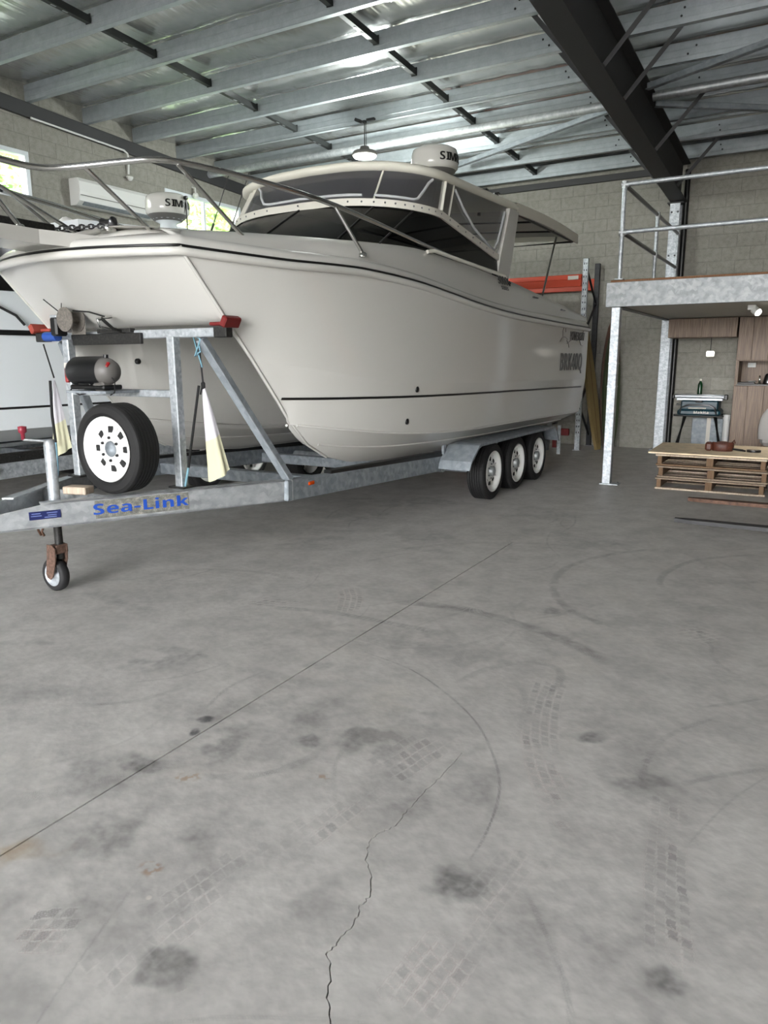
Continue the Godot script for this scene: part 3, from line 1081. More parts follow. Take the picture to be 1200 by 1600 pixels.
# ---------------------------------------------------------------- mezzanine
func build_mezzanine():
	var m := thing("mezzanine", "galvanised steel mezzanine platform with a pipe handrail", "mezzanine", Vector3(-2.05, 0, -8.95))
	var st := new_st()
	# front channel beam
	var L := WALL_R + 2.05 - 0.01
	bx(st, Vector3(L / 2 - 0.06, 2.235, 0.0), Vector3(L + 0.12, 0.275, 0.012), 0.003)
	for y in [2.105, 2.365]:
		bx(st, Vector3(L / 2 - 0.06, y, -0.04), Vector3(L + 0.12, 0.012, 0.09), 0.003)
	obj("front_beam", st, M.galv_beam, m)
	st = new_st()
	bx(st, Vector3(-0.06, 2.235, -2.02), Vector3(0.012, 0.27, 3.95), 0.003)
	bx(st, Vector3(-0.02, 2.105, -2.02), Vector3(0.09, 0.012, 3.95), 0.003)
	obj("side_beam", st, M.galv_beam, m)
	st = new_st()
	bx(st, Vector3(L / 2 - 0.04, 2.385, -1.96), Vector3(L + 0.08, 0.025, 3.9), 0.002)
	obj("deck_board", st, M.particleboard, m)
	st = new_st()
	bx(st, Vector3(L / 2, 2.12, -1.98), Vector3(L - 0.03, 0.012, 3.83))
	obj("soffit", st, M.plaster, m)
	# posts
	for x in [0.0, 4.0]:
		st = new_st()
		bx(st, Vector3(x, 1.05, -0.05), Vector3(0.1, 2.09, 0.1), 0.006)
		var po := obj("post", st, M.galv_bright, m)
		for cy in [1.45, 1.18]:
			st = new_st()
			bx(st, Vector3(x, cy, -0.05), Vector3(0.106, 0.02, 0.106), 0.002)
			obj("collar", st, M.galv_bright, po)
		st = new_st()
		bx(st, Vector3(x + 0.04, 0.006, -0.05), Vector3(0.22, 0.012, 0.16), 0.002)
		obj("base_plate", st, M.galv_bright, po)
		for s in [-1.0, 1.0]:
			st = new_st()
			lathe(st, [[0, 0.02], [0.012, 0.02], [0.012, 0]], 6, Vector3(x + 0.04 + s * 0.09, 0.012, -0.05))
			obj("anchor_bolt", st, M.chrome_dark, po)
	# handrail: pipe standards and rails
	var y0 := 2.3975
	var r := 0.024
	var stand := [Vector3(0.02, y0, 0.0), Vector3(2.6, y0, 0.0), Vector3(5.2, y0, 0.0), Vector3(0.02, y0, -2.05), Vector3(0.02, y0, -3.8)]
	for p in stand:
		st = new_st()
		tube(st, [p, p + Vector3(0, 1.03, 0)], r, 12)
		var s := obj("standard", st, M.galv_bright, m)
		st = new_st()
		bx(st, p + Vector3(0, 0.006, 0), Vector3(0.1, 0.012, 0.08), 0.002)
		obj("foot_flange", st, M.galv_bright, s)
		for h in [0.52, 1.03]:
			st = new_st()
			tube(st, [p + Vector3(0, h - 0.04, 0), p + Vector3(0, h + 0.035, 0)], 0.031, 12)
			tube(st, [p + Vector3(-0.04 if p.x > 1 else -0.033, h, 0), p + Vector3(0.05, h, 0)] if p.z > -0.1 else [p + Vector3(0, h, -0.045), p + Vector3(0, h, 0.045)], 0.031, 12)
			obj("clamp", st, M.galv, s)
	for h in [0.52, 1.03]:
		st = new_st()
		tube(st, [Vector3(0.02, y0 + h, 0), Vector3(L, y0 + h, 0)], r, 12)
		obj("handrail", st, M.galv_bright, m)
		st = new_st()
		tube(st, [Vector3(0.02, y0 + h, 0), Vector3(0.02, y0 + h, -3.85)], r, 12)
		obj("handrail", st, M.chrome_dark, m)  # side rails: darker metal puts the back-lit tone of the pipe into its colour

# ---------------------------------------------------------------- the catamaran
# boat frame: b across (near side positive), y up, s aft from the camera's z = 0
const BZ := 6.9
const Y0 := [[3.30, 2.168], [3.6, 2.155], [4.02, 2.146], [4.36, 2.152], [4.76, 2.156], [5.43, 2.126], [6.09, 2.068], [6.49, 2.032], [7.24, 1.985], [8.3, 1.957], [10.46, 1.932]]
const Y1 := [[3.92, 1.495], [4.17, 1.467], [4.5, 1.423], [5.02, 1.346], [5.75, 1.301], [7.7, 1.266], [10.46, 1.223]]
const Y2 := [[4.28, 1.04], [4.75, 0.97], [5.42, 0.891], [6.39, 0.834], [7.87, 0.813], [10.46, 0.772]]
const Y3 := [[4.5, 0.88], [4.85, 0.826], [5.25, 0.783], [5.84, 0.748], [7.5, 0.70], [10.46, 0.66]]
const STEM := [[3.30, 2.168], [3.32, 2.136], [3.92, 1.50], [4.17, 1.22], [4.29, 1.078], [4.517, 0.867], [4.77, 0.743], [5.1, 0.662], [5.8, 0.60], [7.5, 0.56], [10.46, 0.54]]
const KY := [[3.0, 2.30], [3.6, 2.33], [4.2, 2.36], [5.26, 2.412], [5.77, 2.44], [6.47, 2.42], [7.56, 2.365], [8.0, 2.342], [8.56, 2.288], [9.63, 2.181], [10.46, 2.075]]
const KD := [[3.0, 0.40], [4.0, 0.33], [5.26, 0.24], [7.5, 0.23], [8.56, 0.19], [9.63, 0.12], [10.46, 0.05]]

func P(b: float, y: float, s: float) -> Vector3:
	return Vector3(b, y, BZ - s)

func stem_y(s: float) -> float:
	for i in STEM.size() - 1:
		if s <= STEM[i + 1][0]:
			return lerpf(STEM[i][1], STEM[i + 1][1], (s - STEM[i][0]) / (STEM[i + 1][0] - STEM[i][0]))
	return 0.54

func line_b(s: float, s0: float, amp: float, l: float) -> float:
	return 0.9 + amp * (1.0 - exp(-maxf(s - s0, 0.0) / l))

func section(s: float) -> Array:
	var st := stem_y(s)
	var out := [Vector2(line_b(s, 3.32, 0.55, 1.2), lerp_table(Y0, s))]
	out.append(Vector2(line_b(s, 3.92, 0.538, 1.1), lerp_table(Y1, s)) if s > 3.92 else Vector2(0.9, st))
	out.append(Vector2(line_b(s, 4.28, 0.47, 1.0), lerp_table(Y2, s)) if s > 4.28 else Vector2(0.9, st))
	out.append(Vector2(line_b(s, 4.5, 0.25, 1.0), lerp_table(Y3, s)) if s > 4.5 else Vector2(0.9, st))
	out.append(Vector2(0.9, st))
	return out

func side_b(s: float, y: float) -> float:
	var q := section(s)
	for i in q.size() - 1:
		if y >= q[i + 1].y - 0.0001:
			return lerpf(q[i].x, q[i + 1].x, clampf((q[i].y - y) / maxf(q[i].y - q[i + 1].y, 0.001), 0, 1))
	return 0.9

func stations() -> Array:
	var out := []
	var s := 3.30
	while s < 4.85:
		out.append(s)
		s += 0.05
	while s < 10.4:
		out.append(s)
		s += 0.22
	out.append(10.46)
	return out

func mirror(v: Vector3, k: float) -> Vector3:
	return Vector3(v.x * k, v.y, v.z)

# underside between the stems: the raked bow panel above; behind it the tunnel, whose walls repeat the outer chines about each keel
func tunnel_y(be: float, s: float, bulge: float) -> float:
	if absf(be) > 0.9995: return stem_y(s)
	var a := stem_y(s + bulge * clampf(1.0 - (s - 3.05) / 0.75, 0.0, 1.0))
	var wc := maxf(0.03, line_b(s, 4.2, 0.47, 1.0) - 0.9)
	var q := (1.0 - absf(be)) * 0.9 / wc
	var y2 := lerp_table(Y2, s)
	var y3 := lerp_table(Y3, s)
	var top := 1.74 - 0.08 * clampf((s - 5.0) / 5.0, 0, 1)
	var prof := [[0.0, minf(stem_y(s), y3) - 0.02], [0.5, y3 - 0.02], [0.55, y3], [0.96, y2 - 0.03], [1.0, y2], [1.13, y2 + (top - y2) * 0.75], [1.22, y2 + (top - y2) * 0.93], [1.4, top], [99.0, top]]
	var b := top
	for i in prof.size() - 1:
		if q <= prof[i + 1][0]:
			b = lerpf(prof[i][1], prof[i + 1][1], (q - prof[i][0]) / (prof[i + 1][0] - prof[i][0]))
			break
	var k := 0.06
	var h := clampf(0.5 + 0.5 * (a - b) / k, 0, 1)
	return minf(lerpf(b, a, h) + k * h * (1 - h), 2.168)

func hull_mesh() -> SurfaceTool:
	var st := new_st()
	var ss := stations()
	for k in [1.0, -1.0]:
		var bands := [[], [], [], []]
		for s in ss:
			var q := section(s)
			for i in 4:
				var row := PackedVector3Array()
				var n := 6 if i == 0 else 3
				for j in n:
					var t := j / float(n - 1)
					row.append(P(lerpf(q[i].x, q[i + 1].x, t) * k, lerpf(q[i].y, q[i + 1].y, t), s))
				bands[i].append(row)
		for i in 4:
			grid(st, bands[i], true, k < 0, false, 1 + i)
	# bow panel and tunnel: curves run from the sheer at the bow down and aft to the stern
	var rows := []
	for i in 71:
		var t := i / 70.0
		var row := PackedVector3Array()
		for j in 81:
			var be := -1.0 + j / 40.0
			be = signf(be) * (1.0 - pow(1.0 - absf(be), 1.25))
			var bulge := 0.25 * (1 - be * be)
			var s0 := 3.30 - bulge
			var s := s0 + (10.46 - s0) * pow(t, 2.2)
			row.append(P(0.9 * be, tunnel_y(be, s, bulge), s))
		rows.append(row)
	grid(st, rows, true, false, false, 7)
	# transom
	var poly := PackedVector2Array()
	var q := section(10.46)
	for p in q: poly.append(p)
	poly.append(Vector2(0.72, 0.95))
	poly.append(Vector2(0.62, 1.62))
	poly.append(Vector2(-0.62, 1.62))
	poly.append(Vector2(-0.72, 0.95))
	q.reverse()
	for p in q: poly.append(Vector2(-p.x, p.y))
	prism(st, poly, 0.02, P(0, 0, 10.46))
	return st

# the sheer outline of one side from the middle of the bow to the stern: [point, inward]
func sheer() -> Array:
	var pts := []
	for j in 11:
		var be := j / 10.0
		pts.append(P(0.9 * be, 2.168, 3.30 - 0.25 * (1 - be * be)))
	for s in stations():
		if s <= 3.31: continue
		pts.append(P(line_b(s, 3.32, 0.55, 1.2), lerp_table(Y0, s), s))
	var out := []
	for i in pts.size():
		var d: Vector3 = pts[min(i + 1, pts.size() - 1)] - pts[max(i - 1, 0)]
		var n := Vector3(d.z, 0, -d.x).normalized()
		if i == 0: n = Vector3(0, 0, -1)
		out.append([pts[i], n])
	return out

# a moulding run along the sheer: the profile is given as [outward, up]
func sheer_run(prof: Array) -> SurfaceTool:
	var st := new_st()
	for k in [1.0, -1.0]:
		var rows := []
		for e in sheer():
			var row := PackedVector3Array()
			for q in prof:
				row.append(mirror(e[0] - e[1] * q[0] + Vector3(0, q[1], 0), k))
			rows.append(row)
		grid(st, rows, true, k > 0, false, 1)
	return st

func deck_mesh() -> SurfaceTool:
	var st := new_st()
	for k in [1.0, -1.0]:
		var rows := [[], [], []]
		for e in sheer():
			var p: Vector3 = e[0]
			var n: Vector3 = e[1]
			var s := BZ - p.z
			var kd := lerp_table(KD, s)
			var kq: Vector3 = p + n * kd
			kq.y = lerp_table(KY, s)
			var a := PackedVector3Array()
			var b := PackedVector3Array()
			var rise := lerp_table(KY, s) - p.y
			var lip := minf(0.075, rise * 0.5)
			for o in [[0.0, 0.0], [0.012, lip * 0.55], [0.045, lip * 0.95], [kd * 0.55, lip * 1.15]]:
				a.append(mirror(p + n * o[0] + Vector3(0, o[1], 0), k))
			b.append(a[3])
			b.append(mirror((p + n * kd * 0.8) + Vector3(0, lerpf(lip * 1.15, rise, 0.6), 0), k))
			b.append(mirror(kq, k))
			b.append(mirror(kq + n * 0.06 + Vector3(0, 0.012, 0), k))
			var c := kq + n * 0.06 + Vector3(0, 0.012, 0)
			var cen := Vector3(0, c.y + 0.05 * clampf(c.x / 0.5, 0, 1), c.z)
			if s < 3.8: cen.z = c.z
			var d := PackedVector3Array()
			for t in [0.0, 0.25, 0.5, 0.75, 1.0]:
				var m := c.lerp(cen, t)
				m.y = c.y + (cen.y - c.y) * (1 - (1 - t) * (1 - t))
				d.append(mirror(m, k))
			rows[0].append(a); rows[1].append(b); rows[2].append(d)
		for i in 3: grid(st, rows[i], true, k < 0, false, 2 + i)
	return st

# outline of the superstructure at one height, from near aft round the front to far aft
func house(hw: float, sf: float, sc: float, sa: float, yf: Callable, e := 0.55) -> PackedVector3Array:
	var out := PackedVector3Array()
	for i in 8:
		var s := lerpf(sa, sc, i / 8.0)
		out.append(P(hw, yf.call(s, hw), s))
	for i in 25:
		var th := PI * i / 24.0
		var c := cos(th)
		var b := hw * signf(c) * pow(absf(c), e)
		var s := sc - (sc - sf) * pow(absf(sin(th)), 0.9)
		out.append(P(b, yf.call(s, b), s))
	for i in range(1, 9):
		var s := lerpf(sc, sa, i / 8.0)
		out.append(P(-hw, yf.call(s, -hw), s))
	return out

func strip_along(st: SurfaceTool, pts: PackedVector3Array, h: float, t: float):
	# a flat band of height h standing proud of a curve by t
	var rows := []
	for i in pts.size():
		var d := pts[min(i + 1, pts.size() - 1)] - pts[max(i - 1, 0)]
		var n := Vector3(-d.z, 0, d.x).normalized()
		if n.dot(Vector3(pts[i].x, 0, pts[i].z - 0.0)) < 0 and absf(pts[i].x) > 0.2: n = -n
		var up := Vector3(0, h, 0)
		rows.append(PackedVector3Array([pts[i], pts[i] + n * t, pts[i] + n * t + up, pts[i] + up, pts[i]]))
	grid(st, rows, false, false)

func radar_dome(parent: Node, at: Vector3, r: float, turn: float):
	var st := new_st()
	var prof := [[r * 0.90, 0.0], [r * 0.98, 0.02], [r, 0.06], [r * 0.985, r * 0.62], [r * 0.93, r * 0.80], [r * 0.75, r * 0.90], [0.0, r * 0.95]]
	lathe(st, prof, 40, at)
	var d := obj("radar_dome", st, M.gelcoat, parent)
	st = new_st()
	lathe(st, [[0.0, -0.075], [r * 0.62, -0.07], [r * 0.88, -0.01], [r * 0.90, 0.0]], 40, at)
	obj("dome_base", st, M.grey_plastic, d)
	# maker's name, bent round the dome letter by letter
	var word := "SIMRAD"
	for i in word.length():
		var a := turn + (i - 2.5) * 0.25
		var n := Vector3(sin(a), 0, cos(a))
		lettering("letter", word[i], r * 0.31, M.gel_black, d, at + n * (r + 0.001) + Vector3(0, r * 0.40, 0), Basis(Vector3.UP, a), true, Vector2(1.25, 1.0))

func build_boat():
	var boat := thing("catamaran", "large cream power catamaran with a dark wheelhouse and white canopy on its trailer", "boat", Vector3(-4.2, 0, -BZ))
	var hull := obj("hull", hull_mesh(), M.gelcoat, boat)
	# bright rounded stems
	for k in [1.0, -1.0]:
		var st := new_st()
		var pts := []
		for e in STEM:
			if e[0] > 4.8: break
			pts.append(P(0.9 * k, e[1], e[0]))
		tube(st, pts, 0.011, 8)
		obj("stem_edge", st, M.gelcoat, hull)
	obj("gunwale_moulding", sheer_run([[0.0, -0.055], [0.022, -0.05], [0.03, -0.03], [0.024, -0.01], [0.0, -0.004]]), M.gelcoat, hull)
	obj("pinstripe", sheer_run([[0.0, -0.004], [0.007, -0.002], [0.007, 0.010], [0.0, 0.012]]), M.gel_black, hull)
	obj("deck", deck_mesh(), M.gelcoat, boat)
	# black line above the chine
	for k in [1.0, -1.0]:
		var st := new_st()
		var rows := []
		var blk := [[4.19, 1.222], [4.614, 1.209], [5.793, 1.183], [7.656, 1.157], [10.34, 1.116]]
		var s := 4.19
		while s < 10.35:
			var y := lerp_table(blk, s)
			var b0 := side_b(s, y) + 0.005
			var b1 := side_b(s, y + 0.018) + 0.005
			rows.append(PackedVector3Array([P((b0 - 0.008) * k, y, s), P(b0 * k, y, s), P(b1 * k, y + 0.018, s), P((b1 - 0.008) * k, y + 0.018, s)]))
			s += 0.12
		grid(st, rows, true, k < 0)
		obj("waterline_stripe", st, M.gel_black, hull)
		# drain fittings
		for q in [[5.56, 1.255], [5.49, 0.985]]:
			st = new_st()
			lathe(st, [[0.0, 0.012], [0.012, 0.012], [0.026, 0.006], [0.026, -0.01]], 14, P(side_b(q[0], q[1]) * k, q[1], q[0]), Basis(Vector3(0, 0, -k), Vector3(k, 0, 0), Vector3(0, 1, 0)))
			obj("drain_fitting", st, M.black_plastic, hull)
	for q in [[-0.60, 1.286, 5.20], [-0.555, 0.99, 5.62], [-0.70, 1.50, 4.35], [-0.56, 1.50, 5.3]]:
		var st := new_st()
		lathe(st, [[0.0, 0.01], [0.016, 0.01], [0.024, 0.004], [0.024, -0.02]], 12, P(q[0], q[1], q[2]), Basis(Vector3(0, 0, 1), Vector3(-signf(q[0]), 0, 0), Vector3(0, 1, 0)))
		obj("drain_fitting", st, M.black_plastic, hull)
	# spray rails along the chines, outside and in the tunnel
	for k in [1.0, -1.0]:
		for ln in 2:
			for inside in [false, true]:
				var sr := new_st()
				var pts := []
				var w := 4.35 if ln == 0 else 4.62
				while w < 10.45:
					var q: Vector2 = section(w)[2 + ln]
					var b := q.x
					if inside: b = 0.9 - (line_b(w, 4.2, 0.47, 1.0) - 0.9) * (0.99 if ln == 0 else 0.53)
					pts.append(P(b * k, q.y - (0.0 if not inside else 0.004), w))
					w += 0.15
				tube(sr, pts, 0.011, 6)
				obj("spray_rail", sr, M.gelcoat, hull)
	# faint emblem on the bow panel and the bow eye
	var st := new_st()
	tube(st, [P(0.0, 1.80, 3.52), P(0.0, 1.78, 3.40), P(0.0, 1.73, 3.42), P(0.0, 1.72, 3.52)], 0.009, 8)
	obj("bow_eye", st, M.stainless, hull)
	# wheelhouse
	var wh := boat
	var yb := func(s: float, b: float) -> float: return lerp_table(KY, s) + 0.005 + 0.09 * (1 - b * b / 1.22)
	var yband := func(s: float, b: float) -> float: return 2.785 - 0.22 * clampf((s - 6.4) / 1.45, 0, 1) + 0.06 * (1 - b * b / 1.2)
	var ytop := func(s: float, b: float) -> float: return 3.11 + 0.025 * (s - 6.0) + 0.07 * (1 - b * b / 1.2)
	var base := house(1.13, 5.10, 5.72, 7.80, yb)
	var b0 := house(1.09, 5.72, 6.42, 7.86, yband)
	var b1 := PackedVector3Array()
	for p in b0: b1.append(p + Vector3(0, 0.062, 0))
	var t0 := house(1.07, 5.92, 6.55, 8.20, ytop)
	st = new_st()
	grid(st, [base, b0], true, true)
	obj("windscreen", st, M.tinted, wh)
	# dark window mullions
	for i in [12, 16, 20, 24, 28]:
		st = new_st()
		bar(st, base[i], b0[i], 0.016, 0.016)
		obj("mullion", st, M.black_plastic, wh)
	st = new_st()
	strip_along(st, b0, 0.062, 0.02)
	var band := obj("white_band", st, M.vinyl_white, wh)
	for i in range(1, b0.size() - 1):
		st = new_st()
		var c := b0[i] + Vector3(0, 0.034, 0)
		var out := Vector3(b0[i].x, 0, b0[i].z - P(0, 0, 7.2).z).normalized()
		lathe(st, [[0.0, 0.006], [0.006, 0.006], [0.009, 0.0]], 8, c + out * 0.021, Basis(out.cross(Vector3.UP), out, Vector3.UP))
		obj("snap_button", st, M.chrome_dark, band)
	# clear curtains with white zips and edges
	st = new_st()
	grid(st, [b1, t0], true, true)
	var cur := obj("clear_curtain", st, M.clear_vinyl, wh)
	for i in [7, 8, 16, 24, 25]:
		st = new_st()
		bar(st, b1[i], t0[i], 0.05 if i in [8, 24] else 0.02, 0.012)
		obj("curtain_post", st, M.vinyl_white, cur)
	# rounded zip borders on the front pair and the side
	for zz in [[10, 16], [17, 23]]:
		st = new_st()
		var pts := []
		var a: int = zz[0]
		var b: int = zz[1]
		for j in 13:
			var f := j / 12.0
			var i := lerpf(a, b, f)
			var lo := lerpf(0.92, 0.12, smoothstep(0.0, 0.3, f)) if a == 10 else lerpf(0.12, 0.92, smoothstep(0.7, 1.0, f))
			var p0: Vector3 = b1[int(i)].lerp(b1[min(int(i) + 1, 40)], i - int(i))
			var p1: Vector3 = t0[int(i)].lerp(t0[min(int(i) + 1, 40)], i - int(i))
			pts.append(p0.lerp(p1, lo) + Vector3(0, 0, 0.012))
		tube(st, pts, 0.013, 6)
		obj("zip", st, M.zip, cur)
	for k in [1.0, -1.0]:
		st = new_st()
		var pts := [P(1.085 * k, 3.09, 6.75), P(1.095 * k, 2.95, 6.92), P(1.10 * k, 2.80, 7.2), P(1.10 * k, 2.68, 7.62), P(1.10 * k, 2.66, 7.74), P(1.10 * k, 2.76, 7.84), P(1.09 * k, 3.10, 8.05)]
		tube(st, pts, 0.013, 6)
		obj("zip", st, M.zip, cur)
		# white aft pillar
		st = new_st()
		prism(st, PackedVector2Array([Vector2(7.80, 2.34), Vector2(8.12, 2.33), Vector2(8.20, 2.50), Vector2(8.24, 2.62), Vector2(8.42, 3.15), Vector2(8.14, 3.15), Vector2(7.88, 2.60)]), 0.05, P(1.07 * k + (-0.0 if k > 0 else -0.05), 0, 0), Basis(Vector3(0, 0, -1), Vector3.UP, Vector3(1, 0, 0)))
		obj("aft_pillar", st, M.gelcoat, wh)
		# grab rail under the side window
		st = new_st()
		tube(st, [P(1.17 * k, 2.43, 6.0), P(1.19 * k, 2.45, 6.1), P(1.21 * k, 2.41, 7.1), P(1.22 * k, 2.39, 7.75), P(1.22 * k, 2.36, 7.8)], 0.018, 8)
		obj("window_sill", st, M.vinyl_white, wh)
	# hardtop
	var yr := func(h: float) -> Callable:
		return func(s: float, b: float) -> float: return 3.11 + h + 0.025 * (s - 6.0) + 0.07 * (1 - b * b / 1.2)
	var r0 := house(1.07, 5.92, 6.55, 8.45, yr.call(0.0))
	var r1 := house(1.11, 5.86, 6.5, 8.45, yr.call(0.02))
	var r2 := house(1.11, 5.86, 6.5, 8.45, yr.call(0.055))
	var r3 := house(1.06, 5.94, 6.55, 8.45, yr.call(0.085))
	var r4 := house(0.6, 6.4, 6.9, 8.45, yr.call(0.10))
	var r5 := house(0.05, 6.9, 7.0, 8.45, yr.call(0.105))
	st = new_st()
	grid(st, [r0, r1, r2, r3, r4, r5], true, true)
	var under := house(0.05, 6.9, 7.0, 8.45, yr.call(0.0))
	grid(st, [under, r0], true, true, false, 3)
	var top := obj("hardtop", st, M.canvas_white, boat)
	# canopy behind it: white edges, dark lining
	st = new_st()
	var rows := []
	var rows2 := []
	for j in 11:
		var t := j / 10.0
		var s := lerpf(8.40, 10.95, t)
		var y := lerpf(3.17, 3.17, t) + 0.03 * sin(PI * t)
		var row := PackedVector3Array()
		var row2 := PackedVector3Array()
		for i in 13:
			var b := lerpf(-1.1, 1.1, i / 12.0)
			var cr := 0.07 * (1 - b * b / 1.21)
			row.append(P(b, y + 0.085 + cr, s))
			row2.append(P(b * 0.985, y + 0.05 + cr, s))
		rows.append(row)
		rows2.append(row2)
	grid(st, rows, true, false)
	# hanging edges
	for k in [0, 12]:
		var e := []
		for j in 11: e.append(PackedVector3Array([rows[j][k], rows[j][k] + Vector3(0, -0.12, 0), rows2[j][k] + Vector3(0, -0.085, 0)]))
		grid(st, e, false, k == 12)
	var ea := []
	for i in 13: ea.append(PackedVector3Array([rows[10][i], rows[10][i] + Vector3(0, -0.10, 0), rows2[10][i] + Vector3(0, -0.07, 0)]))
	grid(st, ea, false, false)
	var can := obj("canopy", st, M.canvas_white, boat)
	st = new_st()
	grid(st, rows2, true, true)
	obj("lining", st, M.canvas_lining, can)
	st = new_st()
	tube(st, [P(1.04, 3.16, 8.5), P(1.05, 3.15, 10.85), P(-1.05, 3.15, 10.85), P(-1.04, 3.16, 8.5)], 0.014, 8)
	for s in [9.2, 10.0]:
		tube(st, [P(1.04, 3.17, s), P(0.0, 3.24, s), P(-1.04, 3.17, s)], 0.012, 8)
	obj("canopy_frame", st, M.black_plastic, can)
	for k in [1.0, -1.0]:
		st = new_st()
		tube(st, [P(0.98 * k, 3.14, 10.3), P(1.24 * k, 2.25, 9.0)], 0.013, 8)
		obj("canopy_strut", st, M.stainless, can)
	# radar on its bracket, rod holders on the roof
	radar_dome(boat, P(0.52, 3.46, 7.45), 0.25, 1.42)
	st = new_st()
	lathe(st, [[0.10, 0.0], [0.07, 0.03], [0.06, 0.14], [0.10, 0.17]], 16, P(0.52, 3.22, 7.45))
	obj("radar_pedestal", st, M.gelcoat, boat)
	for q in [[0.82, 8.1], [0.55, 8.6], [0.86, 8.35]]:
		st = new_st()
		tube(st, [P(q[0], 3.2, q[1]), P(q[0], 3.36, q[1] + 0.03)], 0.022, 10)
		bx(st, P(q[0], 3.375, q[1] + 0.035), Vector3(0.06, 0.025, 0.06), 0.008)
		obj("rod_holder", st, M.black_plastic, boat)
	# bow rail
	for k in [1.0, -1.0]:
		st = new_st()
		var rail := [P(1.18 * k, 2.38, 7.45), P(1.15 * k, 2.42, 7.0), P(1.12 * k, 2.50, 6.0), P(1.05 * k, 2.615, 4.73), P(0.92 * k, 2.66, 3.95), P(0.82 * k, 2.665, 3.48), P(0.74 * k, 2.66, 3.30), P(0.62 * k, 2.645, 3.20), P(0.34 * k, 2.60, 2.98), P(0.24 * k, 2.59, 2.85), P(0.20 * k, 2.60, 2.68), P(0.18 * k, 2.61, 2.2)]
		var cv := Curve3D.new()
		for i in rail.size():
			var tn: Vector3 = (rail[min(i + 1, rail.size() - 1)] - rail[max(i - 1, 0)]) / 7.0
			cv.add_point(rail[i], -tn, tn)
		cv.bake_interval = 0.05
		tube(st, Array(cv.get_baked_points()), 0.019, 12)
		var rl := obj("bow_rail", st, M.stainless, boat)
		for q in [[P(1.05 * k, 2.61, 4.73), P(1.17 * k, 2.29, 4.92)], [P(0.80 * k, 2.655, 3.42), P(0.80 * k, 2.30, 4.02)], [P(0.42 * k, 2.615, 3.05), P(0.32 * k, 2.33, 3.66)], [P(0.19 * k, 2.60, 2.45), P(0.14 * k, 2.272, 2.80)]]:
			st = new_st()
			tube(st, q, 0.014, 10)
			lathe(st, [[0.0, 0.01], [0.022, 0.01], [0.03, 0.0], [0.03, -0.02]], 12, q[1])
			obj("stanchion", st, M.stainless, rl)
	# bowsprit with anchor, chain and windlass
	st = new_st()
	prism(st, PackedVector2Array([Vector2(-0.17, 1.9), Vector2(0.17, 1.9), Vector2(0.17, 2.9), Vector2(0.26, 3.25), Vector2(-0.26, 3.25), Vector2(-0.17, 2.9)]), 0.082, P(0, 2.185, 0), Basis(Vector3.RIGHT, Vector3(0, 0, -1), Vector3.UP))
	var sp := obj("bowsprit", st, M.gelcoat, boat)
	st = new_st()
	bar(st, P(0.05, 2.302, 3.08), P(0.05, 2.302, 1.9), 0.06, 0.05)
	bar(st, P(0.05, 2.28, 2.0), P(0.3, 2.23, 2.25), 0.08, 0.02)
	obj("anchor", st, M.worn_black, sp)
	st = new_st()
	for i in 12:
		var ca := P(0.05, 2.305, 3.08).lerp(P(0.03, 2.385, 3.50), i / 11.0)
		var long := P(0.05, 2.305, 3.08).direction_to(P(0.03, 2.385, 3.50))
		var wide := Vector3.RIGHT if i % 2 else Vector3.UP
		var lk := []
		for j in 9: lk.append(ca + long * cos(TAU * j / 8) * 0.026 + wide * sin(TAU * j / 8) * 0.014)
		tube(st, lk, 0.006, 5, false)
	obj("anchor_chain", st, M.chrome_dark, sp)
	st = new_st()
	lathe(st, [[0.0, 0.0], [0.05, 0.0], [0.05, 0.05], [0.0, 0.05]], 14, P(0.03, 2.345, 3.53))
	var wl := obj("windlass", st, M.stainless, boat)
	st = new_st()
	lathe(st, [[0.0, -0.05], [0.035, -0.05], [0.022, -0.02], [0.022, 0.02], [0.035, 0.05], [0.0, 0.05]], 14, P(0.03, 2.41, 3.53), Basis(Vector3.UP, Vector3.RIGHT, Vector3.FORWARD))
	obj("gypsy", st, M.chrome_dark, wl)
	# lettering on the near side
	var right := Basis(Vector3.UP, PI / 2)
	var tilt := atan2(side_b(9.7, 1.8) - side_b(9.7, 1.3), 0.5)
	var fb := right * Basis(Vector3.RIGHT, tilt)
	lettering("registration", "BRK40Q", 0.205, M.gel_black, hull, P(side_b(9.72, 1.475) + 0.006, 1.465, 9.70), fb, true, Vector2(0.98, 1.05))
	var logo := lettering("maker_name", "POWERCAT", 0.105, M.gel_black, hull, P(side_b(9.9, 1.82) + 0.006, 1.80, 9.90), fb, true, Vector2(0.9, 1.0))
	# running cat drawn in thin lines beside the name
	st = new_st()
	var px := func(u: float, v: float) -> Vector3:
		var s := 9.14 + u
		var y := 1.72 + v
		return P(side_b(s, y) + 0.006, y, s)
	for path in [[[0.0, 0.0], [0.08, 0.05], [0.2, 0.06], [0.32, 0.03]], [[0.1, 0.06], [0.09, 0.13], [0.14, 0.19], [0.2, 0.18], [0.22, 0.12]], [[0.3, -0.02], [0.5, 0.03], [0.75, 0.02], [0.9, 0.06], [1.05, 0.16]], [[0.28, 0.02], [0.36, -0.02], [0.4, -0.07]], [[0.85, 0.05], [0.95, -0.03], [1.06, -0.04]]]:
		var pts := []
		for q in path: pts.append(px.call(q[0], q[1]))
		tube(st, pts, 0.0028, 5)
	obj("cat_emblem", st, M.gel_black, hull)
	lettering("model_number", "3000", 0.095, M.gel_black, boat, P(1.255, 2.325, 7.62), right * Basis(Vector3.RIGHT, -0.37), true, Vector2(1.05, 1.0))
	lettering("model_name", "SERIES", 0.04, M.gel_black, boat, P(1.286, 2.245, 7.62), right * Basis(Vector3.RIGHT, -0.37), true, Vector2(1.2, 1.0))
	st = new_st()
